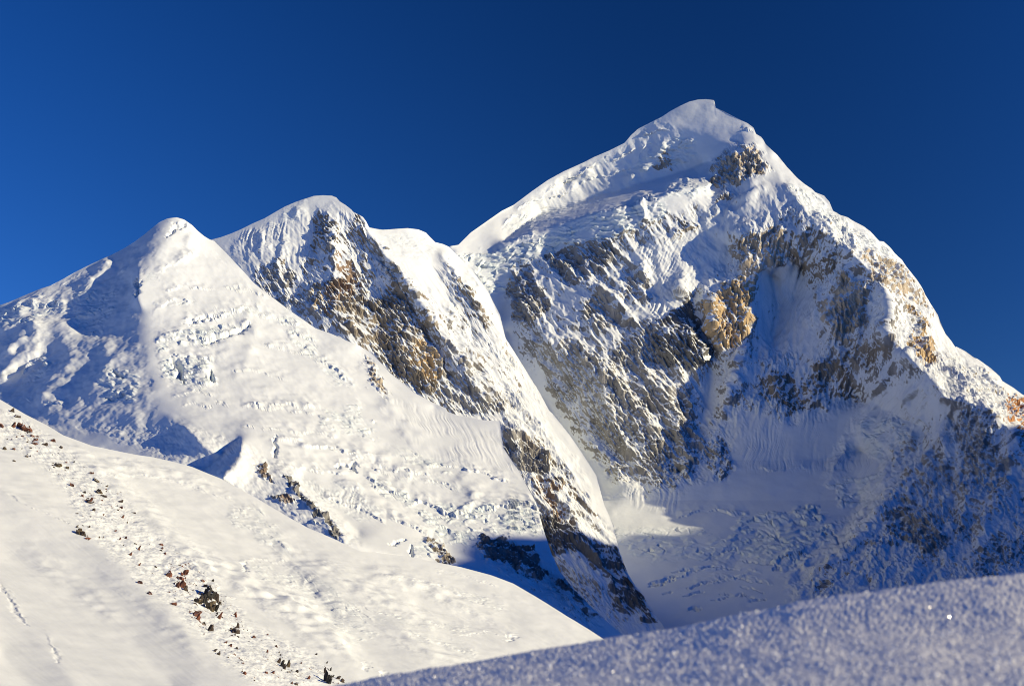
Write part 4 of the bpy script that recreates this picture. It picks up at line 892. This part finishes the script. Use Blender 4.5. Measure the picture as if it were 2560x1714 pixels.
E = Layer('mountain', E_top, [(900, 1640), (2900, 1640)], [(150, 6800), (230, 6700), (700, 6260), (1150, 5850), (1250, 5700), (1400, 5350), (1650, 4700), (2200, 3400)], E_lines,
          'snow-covered main mountain with rock bands and ridge to the right', rocks=E_rocks, seracs=E_ser, flutes=E_fl, steps=E_steps, rugged=E_rug, snowy=E_snow, ribs=E_ribs, notch=E_notch, du=2.05, dv=2.05, smooth=1, back=(1500, 1300), lean=((1650, 0.55), (1900, -0.2)))
D = Layer('rocky_peak', D_top, D_bot, [(480, 5500), (900, 5100), (1300, 4750), (1650, 4450), (2300, 3600)], D_lines,
          'steep middle peak of brown rock ribs and snow gullies', rocks=D_rocks, seracs=D_ser, flutes=D_fl, rugged=D_rug, snowy=D_snow, ribs=D_ribs, du=2.05, dv=2.05, smooth=1, back=(700, 900), lean=((400, 0.35), (900, 0.6)))
C = Layer('snow_peak', C_top, C_bot, [(540, 4300), (1300, 3250), (1500, 3000), (1750, 2800), (2300, 2100)], C_lines,
          'rounded white peak with crevassed slopes and a hanging glacier', rocks=C_rocks, seracs=C_ser, flutes=C_fl, rugged=C_rug, ribs=C_ribs, upw=0.3, swell2=0.15, hummocks=[(k(1, [(-900, 1000), (0, 740), (700, 430), (1000, 300), (900, 560), (860, 800), (1000, 1300), (1000, 1560), (-900, 1600)]), 5.0, 95, 0), (k(1, [(-900, 1000), (0, 740), (700, 430), (860, 560), (700, 900), (900, 1400), (1000, 1560), (-900, 1600)]), 0.6, 24, 0),
          (k(5, [(400, 200), (900, 200), (1250, 300), (1500, 400), (1900, 850), (1500, 900), (900, 420)]), 2.2, 18, 0), (k(1, [(1000, 250), (1300, 350), (2342, 1000), (2342, 1561), (1200, 1561), (1000, 900)]), 2.5, 120, 0)], notch=C_notch, steps=C_steps, smooth=2, smooths=[(k(1, [(860, 230), (1160, 160), (1200, 420), (1000, 520), (900, 500)]), 40), (k(1, [(900, 760), (1160, 760), (1160, 1420), (600, 1450), (450, 1000), (700, 900)]), 70)],
          back=(900, 700), lean=((400, 0.6), (900, 0.6)), swell=1.2)
B = Layer('snow_slope', B_top, [(-400, 1800), (1700, 1800)], lambda u, v: np.maximum(620 - (v - 1000) * 0.45 + np.maximum(u, -300) * 0.15, 120), B_lines,
          'bright near snow slope falling to the right', rocks=B_rocks, seracs=B_ser, flutes=(), notch=B_notch, steps=B_steps, smooth=6, back=(90, 110), lean=((400, 0.6), (900, 0.6)), swell=1.0, rough=0.35, upw=0.0, swell2=0.4, ribs=B_ribs,
          hummocks=[(k(5, [(0, 110), (150, 200), (320, 330), (560, 520), (780, 760), (920, 880), (1120, 1020), (1260, 1230), (1420, 1290), (1600, 1390), (1800, 1560), (1300, 1560), (1000, 1280), (700, 1000), (420, 730), (350, 560), (180, 400), (0, 300)]), 3.2, 26, 0)],
          streaks=[(k(5, [(-200, 500), (200, 600), (800, 1100), (1300, 1620), (-200, 1620)]), 0.28, 38, 16, 20), (k(5, [(500, 450), (1100, 500), (1872, 900), (1872, 1400), (1300, 1200), (900, 850)]), 0.32, 34, 14, 18), (k(6, [(300, 900), (1100, 950), (1900, 1400), (900, 1600), (500, 1100)]), 0.6, 24, 12, 14)])

# ------------------------------------------------------------------ unseen ridge added right of the frame, crest shaped to shade the basin
def shade_ridge():
    Sh = S[:2] / np.linalg.norm(S[:2]); h = np.array([-Sh[1], Sh[0]])
    prof = [(-6000, -300), (1200, -200), (2600, 100)]
    for L, pts in ((C, [(1110, 1407), (1143, 1388), (1182, 1335), (1336, 1345)]), (D, [(1345, 1333), (1442, 1331), (1539, 1362)]),
                   (E, [(1549, 1348), (1568, 1333), (1699, 1338)])):
        for (u_, v_) in pts:                            # where the shadow's edge lies on the slopes
            P = world(np.array(float(u_)), np.array(float(v_)), L.Yat(u_, v_))
            prof.append((float(P[:2] @ h), float(P[2] * math.cos(SUN_EL) - P[:2] @ Sh * math.sin(SUN_EL))))
    pe, qe = prof[-1]
    pe = max(a for a, _ in prof)
    qe = dict(prof)[pe]
    prof += [(pe + 80, qe + 20), (pe + 220, qe + 5), (pe + 330, qe - 50), (pe + 500, qe - 160), (8000, 100), (12000, -100)]
    prof.sort()
    p = np.concatenate([np.linspace(-6000, 2400, 60), np.linspace(2410, 6400, 500), np.linspace(6420, 12000, 60)])
    q = np.interp(p, [a for a, _ in prof], [b for _, b in prof]) + 9 * fbm(p / 90, 0 * p, 0 * p, 4, 61)
    w0 = 2700 + 0.0 * p
    n = 40
    rows = []
    for j in range(-n, n + 1):
        d = abs(j) / n
        w_ = w0 + j / n * 2600
        z = (q + w0 * S[2]) / math.cos(SUN_EL)
        z = z - (z + 450) * d ** 0.85 - 25 * np.abs(fbm(p / 260, w_ / 260, 0 * p, 4, 33)) * min(1, d * 6)
        pos = p[:, None] * h + w_[:, None] * Sh
        rows.append(np.concatenate([pos, z[:, None]], 1))
    A = np.array(rows)
    ii = np.arange(A.shape[0] * A.shape[1]).reshape(A.shape[:2])
    qd = np.stack([ii[:-1, :-1], ii[1:, :-1], ii[1:, 1:], ii[:-1, 1:]], -1).reshape(-1, 4)
    m, nt, b = new_mat('shade_ridge_snow'); b.inputs['Base Color'].default_value = (0.7, 0.71, 0.73, 1); b.inputs['Roughness'].default_value = 0.8
    o = make_mesh('ridge', A.reshape(-1, 3), qd, None, m)
    o['kind'] = 'structure'; o['label'] = 'unseen snowy ridge added to shade the basin'
shade_ridge()

# ------------------------------------------------------------------ rocks of the near slope
def rock_mat():
    m, nt, b = new_mat('weathered_rock'); q = NT(nt)
    geo = q.n('ShaderNodeNewGeometry'); oi = q.n('ShaderNodeObjectInfo')
    c1 = q.noise(geo.outputs['Position'], 0.9, 5, 0.65)
    base = q.mix(q.ramp(c1, 0.3, 0.7), q.mix(0.75, oi.outputs['Color'], (0.02, 0.018, 0.017, 1)), oi.outputs['Color'])
    sx = q.n('ShaderNodeSeparateXYZ'); nt.links.new(geo.outputs['Normal'], sx.inputs[0])
    n2 = q.noise(geo.outputs['Position'], 1.4, 3, 0.6)
    sn = q.ramp(q.math('ADD', sx.outputs[2], q.math('MULTIPLY', q.math('SUBTRACT', n2, 0.5), 0.9)), 0.80, 0.92)
    nt.links.new(q.mix(sn, base, (0.88, 0.89, 0.9, 1)), b.inputs['Base Color'])
    b.inputs['Roughness'].default_value = 0.85
    bp = q.n('ShaderNodeBump'); bp.inputs['Distance'].default_value = 0.25; bp.inputs['Strength'].default_value = 0.7
    nt.links.new(c1, bp.inputs['Height']); nt.links.new(bp.outputs[0], b.inputs['Normal'])
    return m
ROCK = rock_mat()
import bmesh
def rock_mesh(seed, sub=3):
    bm = bmesh.new()
    bmesh.ops.create_icosphere(bm, subdivisions=sub, radius=1.0)
    r_ = random.Random(seed)
    co = np.array([v.co[:] for v in bm.verts])
    for _ in range(16):                                    # flat fracture faces
        n = np.array([r_.gauss(0, 1) for _ in range(3)]); n /= np.linalg.norm(n)
        d = r_.uniform(0.5, 0.9)
        over = np.maximum(co @ n - d, 0)
        co = co - over[:, None] * n
    co = co * (1 + 0.42 * fbm(co[:, 0] * 1.5 + seed, co[:, 1] * 1.5, co[:, 2] * 1.5, 4, seed % 50, 0.6))[:, None]
    for v, c in zip(bm.verts, co): v.co = c
    me = bpy.data.meshes.new('rock')
    bm.to_mesh(me); bm.free()
    me.materials.append(ROCK)
    return me
RM = [rock_mesh(i, 2 if i < 8 else 3) for i in range(14)]
REDB = (0.20, 0.07, 0.042, 1); DBR = (0.075, 0.05, 0.038, 1); BLK = (0.03, 0.028, 0.028, 1); OLV = (0.13, 0.095, 0.055, 1)
def put_rock(name, x, y, w_, h_, colr, me, lean=0.0, sink=0.28):
    (u, v), = k(5, [(x, y + h_ * 0.35)])
    P = B.base_point(np.array(u), np.array(v))
    mp = P[1] / FPX / 2.08
    o = bpy.data.objects.new(name, me)
    COL.objects.link(o)
    o.scale = (w_ * mp * 0.7, w_ * mp * 0.7, h_ * mp * 0.75)
    o.location = (P[0], P[1] - w_ * mp * 0.1, P[2] + h_ * mp * (0.35 - sink))
    o.rotation_euler = (random.uniform(-.2, .2), lean + random.uniform(-.15, .15), random.uniform(0, 6.28) if lean == 0 else random.uniform(-.3, .3))
    o.color = colr
    return o
def tag(o, label, cat, group=None):
    o['label'] = label; o['category'] = cat
    if group: o['group'] = group
def small_tag(o, y, w_, h_, tiny=False):
    where = ['high up near the left picture edge', 'on the middle of the rock strip', 'around the large dark outcrop', 'low down by the bottom edge'][0 if y < 470 else 1 if y < 815 else 2 if y < 1310 else 3]
    kind = 'tiny stone' if tiny else 'flat low rock' if w_ > 1.5 * h_ else 'narrow upright rock' if h_ > 1.4 * w_ else 'small angular rock'
    tag(o, kind + ' in the snow ' + where, 'rock', kind + 's ' + where)
SMALL = [(64,135,14,18),(8,213,30,10),(68,210,12,22),(100,208,16,14),(150,232,28,16),(172,268,18,10),(188,285,18,14),(195,270,12,8),(232,312,18,18),(278,293,20,12),(314,328,14,12),(26,330,14,8),(72,332,12,8),
    (75,398,14,10),(140,372,14,10),(345,405,10,6),(350,430,12,8),(383,405,8,12),(385,385,8,8),(438,434,14,8),(478,458,16,12),(95,165,22,8),(118,268,12,8),(160,330,14,8),(140,300,10,8),(376,522,18,10),(514,556,22,16),
    (430,580,16,10),(540,578,24,10),(488,650,12,24),(465,690,10,16),(462,740,12,12),(625,608,14,18),(632,640,12,12),(612,655,10,8),(640,685,8,12),(697,665,14,8),(756,695,10,6),(505,500,30,8),(555,528,8,12),
    (400,672,10,8),(440,560,10,10),(610,570,10,6),(550,545,8,8),(530,600,8,8),(706,830,14,8),(724,845,8,24),(678,880,10,18),(722,936,8,16),(730,1028,18,14),(778,1084,18,10),(810,950,14,8),(800,985,20,8),(840,830,14,10),
    (910,905,12,10),(878,1080,16,10),(905,1138,22,12),(838,865,12,10),(855,880,10,12),(845,850,8,8),(930,940,16,12),(1055,1020,16,16),(1022,1185,26,40),(1030,1210,16,30),(1135,1205,12,40),(1062,1240,12,8),(1092,1265,18,30),
    (1155,1212,14,8),(1222,1190,10,24),(1145,1130,10,16),(1118,1378,10,18),(1138,1395,12,16),(1170,1340,12,14),(1200,1355,10,12),(1230,1370,10,8),(1390,1390,10,20),(1320,1535,10,8),(1385,1495,12,14),(1420,1495,14,16),
    (1500,1450,14,30),(1500,1495,14,10),(1545,1490,10,14),(1560,1450,8,14),(1605,1525,12,20),(1515,1550,10,16),(1540,1555,14,16),(1760,1520,14,20),(1645,1400,8,10),(1390,1300,8,8),(1437,1360,10,10),(1320,1310,12,8),
    (1780,1540,20,16),(1240,1420,10,8),(1410,1410,8,10),(1480,1470,10,20),(880,985,24,30),(600,760,8,8),(655,795,8,12),(625,800,6,8)]
strip = k(5, [(0, 130), (150, 200), (320, 330), (560, 520), (780, 790), (920, 900), (1120, 1020), (1260, 1230), (1420, 1310), (1600, 1400), (1800, 1560), (1300, 1550), (1100, 1350), (800, 1080), (480, 800), (380, 560), (180, 400), (0, 300)])
for i, (x, y, w_, h_) in enumerate(SMALL):
    o = put_rock('rock', x, y, w_ * 1.35, h_ * 1.4, random.choice([REDB, REDB, DBR, OLV]), RM[i % 8], lean=random.choice([0.3, 0.6]))
    small_tag(o, y, w_, h_)
n = 0
while n < 130:
    u = np.array([random.uniform(0, 870)]); v = np.array([random.uniform(1020, 1710)])
    if not inside(strip, u, v)[0]: continue
    if perlin(u / 60, v / 60, 0 * u, 5)[0] < -0.05: continue
    w_ = random.uniform(3, 7)
    o = put_rock('rock', u[0] * 2.08, (v[0] - 960) * 2.08, w_, w_ * random.uniform(0.6, 1.6), random.choice([REDB, DBR, OLV]), RM[n % 8], lean=random.choice([0, 0.5]))
    small_tag(o, (v[0] - 960) * 2.08, 1, 1, True)
    n += 1
def cluster(name, label, pieces):
    root = bpy.data.objects.new(name, None)
    COL.objects.link(root)
    tag(root, label, 'rock', 'rock outcrops of the near snow slope')
    kids = [put_rock('slab', *pc) for pc in pieces]
    for pc in pieces:                                       # chips of the same rock showing round each slab
        for _ in range(3):
            a_ = random.uniform(0, 6.28); rr = random.uniform(0.6, 1.0)
            kids.append(put_rock('rock_chip', pc[0] + math.cos(a_) * pc[2] * rr, pc[1] + math.sin(a_) * pc[3] * rr, pc[2] * random.uniform(.2, .42), pc[3] * random.uniform(.2, .42), pc[4], RM[random.randrange(8)], random.uniform(.1, .7)))
    root.location = kids[0].location
    for c in kids:
        c.parent = root
        c.location = c.location - root.location
cluster('rock_outcrop', 'red rock outcrop beside the large dark rocks', [(945, 1035, 40, 70, REDB, RM[9], 0.15), (962, 980, 26, 44, REDB, RM[10], 0.5), (925, 1045, 22, 50, REDB, RM[11], 0.1), (965, 1060, 24, 40, DBR, RM[12], 0.2), (940, 1010, 30, 30, REDB, RM[13], 0.2)])
cluster('rock_outcrop', 'large dark rock outcrop, biggest on the near slope', [(1090, 1078, 56, 80, BLK, RM[8], 0.2), (1118, 1095, 36, 70, DBR, RM[9], 0.35), (1098, 1150, 50, 60, OLV, RM[10], 0.2), (1120, 1160, 26, 50, BLK, RM[11], 0.3), (1068, 1120, 26, 60, BLK, RM[12], 0.2), (1075, 1050, 40, 30, DBR, RM[13], 0.1)])
cluster('rock_outcrop', 'olive-brown rocks just left of the large dark outcrop', [(1030, 1125, 46, 44, OLV, RM[11], 0.2), (1015, 1145, 30, 26, DBR, RM[12], 0.1), (1045, 1110, 20, 40, DBR, RM[8], 0.3)])
cluster('rock_outcrop', 'curved brown rock edge below the large dark outcrop', [(1222, 1280, 40, 34, DBR, RM[13], 0.1), (1236, 1250, 16, 50, DBR, RM[9], 0.1), (1228, 1200, 10, 34, REDB, RM[10], 0.1), (1205, 1272, 24, 18, OLV, RM[8], 0.2)])
cluster('rock_outcrop', 'black upright rock at the bottom edge of the snow slope', [(1700, 1515, 26, 80, BLK, RM[8], 0.25), (1712, 1535, 22, 60, BLK, RM[10], 0.35), (1690, 1485, 12, 40, DBR, RM[11], 0.1)])
cluster('rock_outcrop', 'olive rock slab alone on the lower edge of the rock strip', [(415, 762, 34, 36, OLV, RM[12], 0.4), (430, 772, 22, 26, DBR, RM[13], 0.4), (456, 797, 22, 12, REDB, RM[9], 0.2)])
cluster('rock_outcrop', 'red rocks high on the near slope', [(125, 222, 36, 30, REDB, RM[8], 0.3), (140, 232, 26, 18, DBR, RM[9], 0.2), (108, 214, 16, 20, REDB, RM[10], 0.2), (180, 308, 30, 16, REDB, RM[11], 0.2)])
cluster('rock_outcrop', 'flat olive rock lying below the upper red rocks', [(302, 418, 40, 16, OLV, RM[13], 0.05), (290, 412, 18, 10, DBR, RM[12], 0.0)])
cluster('rock_outcrop', 'slanted brown rocks in the middle of the rock strip', [(462, 608, 26, 26, DBR, RM[8], 0.6), (448, 600, 16, 18, REDB, RM[9], 0.5), (474, 598, 12, 24, REDB, RM[10], 0.6)])
cluster('rock_outcrop', 'pair of dark upright rocks near the bottom of the slope', [(1450, 1430, 16, 46, DBR, RM[9], 0.3), (1467, 1448, 14, 40, BLK, RM[10], 0.3), (1478, 1460, 10, 24, DBR, RM[11], 0.3)])
cluster('rock_outcrop', 'small red rocks right above the lowest snow edge', [(1255, 1435, 26, 16, DBR, RM[12], 0.1), (1270, 1500, 18, 24, REDB, RM[13], 0.2), (1262, 1448, 14, 10, REDB, RM[8], 0.1)])

# ------------------------------------------------------------------ foreground bank
def bank():
    top = [(-2500, 2300), (-600, 2050), (300, 1860), (940, 1714), (1230, 1652), (1530, 1590), (1656, 1571), (1850, 1532), (2044, 1497), (2273, 1470), (2420, 1456), (2560, 1441), (2800, 1425), (3300, 1420), (5600, 1430)]
    uc = np.concatenate([np.arange(-2500, 700, 12), np.arange(700, 2680, 2.0), np.arange(2680, 5600, 12)])
    tc = np.interp(uc, [p[0] for p in top], [p[1] for p in top])
    kk = np.ones(41) / 41
    tc = np.convolve(np.pad(tc, 20, mode='edge'), kk, 'valid')
    nr = 240
    t = np.linspace(0, 1, nr)[:, None]
    t = np.concatenate([np.linspace(0, 0.62, 190), np.linspace(0.63, 1, 50)])[:, None]
    v = tc[None] + t * (np.maximum(1960, tc + 260) - tc)[None]
    u = np.repeat(uc[None], nr, 0)
    Y = 1.75 - 0.00010 * np.clip(u - 1300, -1500, 1800) - (1 - (1 - t) ** 1.6) * 0.8
    P = world(u, v, Y)
    x, y, z = P[..., 0], P[..., 1], P[..., 2]
    n = np.cross(np.gradient(P, axis=0), np.gradient(P, axis=1)); n /= np.linalg.norm(n, axis=-1, keepdims=True)
    g = 0.0008 * fbm(x / .0031, y / .0031, z / .0031, 2, 1) + 0.0012 * fbm(x / .04, y / .04, z / .04, 2, 8) + 0.012 * fbm(x / .5, y / .5, z / .5, 2, 18)
    P = P + n * g[..., None]
    rows = []
    for i in range(12, 0, -1):
        q = P[0].copy(); q[:, 1] += 0.35 * i ** 1.3; q[:, 2] -= 0.05 * i ** 1.7 - 0.02 * i
        rows.append(q)
    A = np.concatenate([np.array(rows), P], 0)
    ii = np.arange(A.shape[0] * A.shape[1]).reshape(A.shape[:2])
    qd = np.stack([ii[:-1, :-1], ii[1:, :-1], ii[1:, 1:], ii[:-1, 1:]], -1).reshape(-1, 4)
    m, nt, b = new_mat('grainy_snow'); q = NT(nt)
    geo = q.n('ShaderNodeNewGeometry')
    c = q.mix(q.noise(geo.outputs['Position'], 140, 3), (0.80, 0.82, 0.86, 1), (0.92, 0.92, 0.93, 1))
    nt.links.new(c, b.inputs['Base Color']); b.inputs['Roughness'].default_value = 0.5
    o = make_mesh('snow_bank', A.reshape(-1, 3), qd, None, m)
    o['kind'] = 'structure'; o['label'] = 'grainy blurred snow bank in the near foreground'
    # loose frost crystals lying on the crust
    m2, nt2, b2 = new_mat('frost_crystal'); b2.inputs['Base Color'].default_value = (0.95, 0.95, 0.95, 1); b2.inputs['Roughness'].default_value = 0.15
    vs_, fs_ = [], []
    tri = [(0, 2, 4), (2, 1, 4), (1, 3, 4), (3, 0, 4), (2, 0, 5), (1, 2, 5), (3, 1, 5), (0, 3, 5)]
    rr = random.Random(4)
    for _ in range(3500):
        i = rr.randrange(P.shape[0]); j = rr.randrange(240, 1290)
        r_ = rr.uniform(0.0005, 0.0011) * (2.2 if rr.random() < 0.03 else 1)
        c = P[i, j] + n[i, j] * r_ * 1.2
        ax = np.linalg.qr(np.array([[rr.gauss(0, 1) for _ in range(3)] for _ in range(3)]))[0] * r_
        b0 = len(vs_)
        for e in (ax[0], -ax[0], ax[1], -ax[1], ax[2], -ax[2]): vs_.append(tuple(c + e))
        fs_ += [tuple(b0 + q_ for q_ in f) for f in tri]
    me = bpy.data.meshes.new('frost_crystals'); me.from_pydata(vs_, [], fs_); me.materials.append(m2)
    oc = bpy.data.objects.new('frost_crystals', me); COL.objects.link(oc)
    oc['kind'] = 'stuff'; oc['label'] = 'sparkling frost crystals on the near snow bank'; oc['category'] = 'frost'
bank()
def ground():
    m, nt, b = new_mat('far_snow'); b.inputs['Base Color'].default_value = (0.82, 0.84, 0.87, 1); b.inputs['Roughness'].default_value = 0.7
    n = 60
    xs = np.linspace(-45000, 45000, n)
    X, Y = np.meshgrid(xs, xs)
    Z = -420 + 60 * fbm(X / 5000, Y / 5000, 0 * X, 3, 2)
    A = np.stack([X, Y, Z], -1)
    ii = np.arange(n * n).reshape(n, n)
    qd = np.stack([ii[:-1, :-1], ii[:-1, 1:], ii[1:, 1:], ii[1:, :-1]], -1).reshape(-1, 4)
    o = make_mesh('ground', A.reshape(-1, 3), qd, None, m)
    o['kind'] = 'structure'; o['label'] = 'wide snow-covered valley floor'
ground()
print('done', round(time.time() - T0, 1))
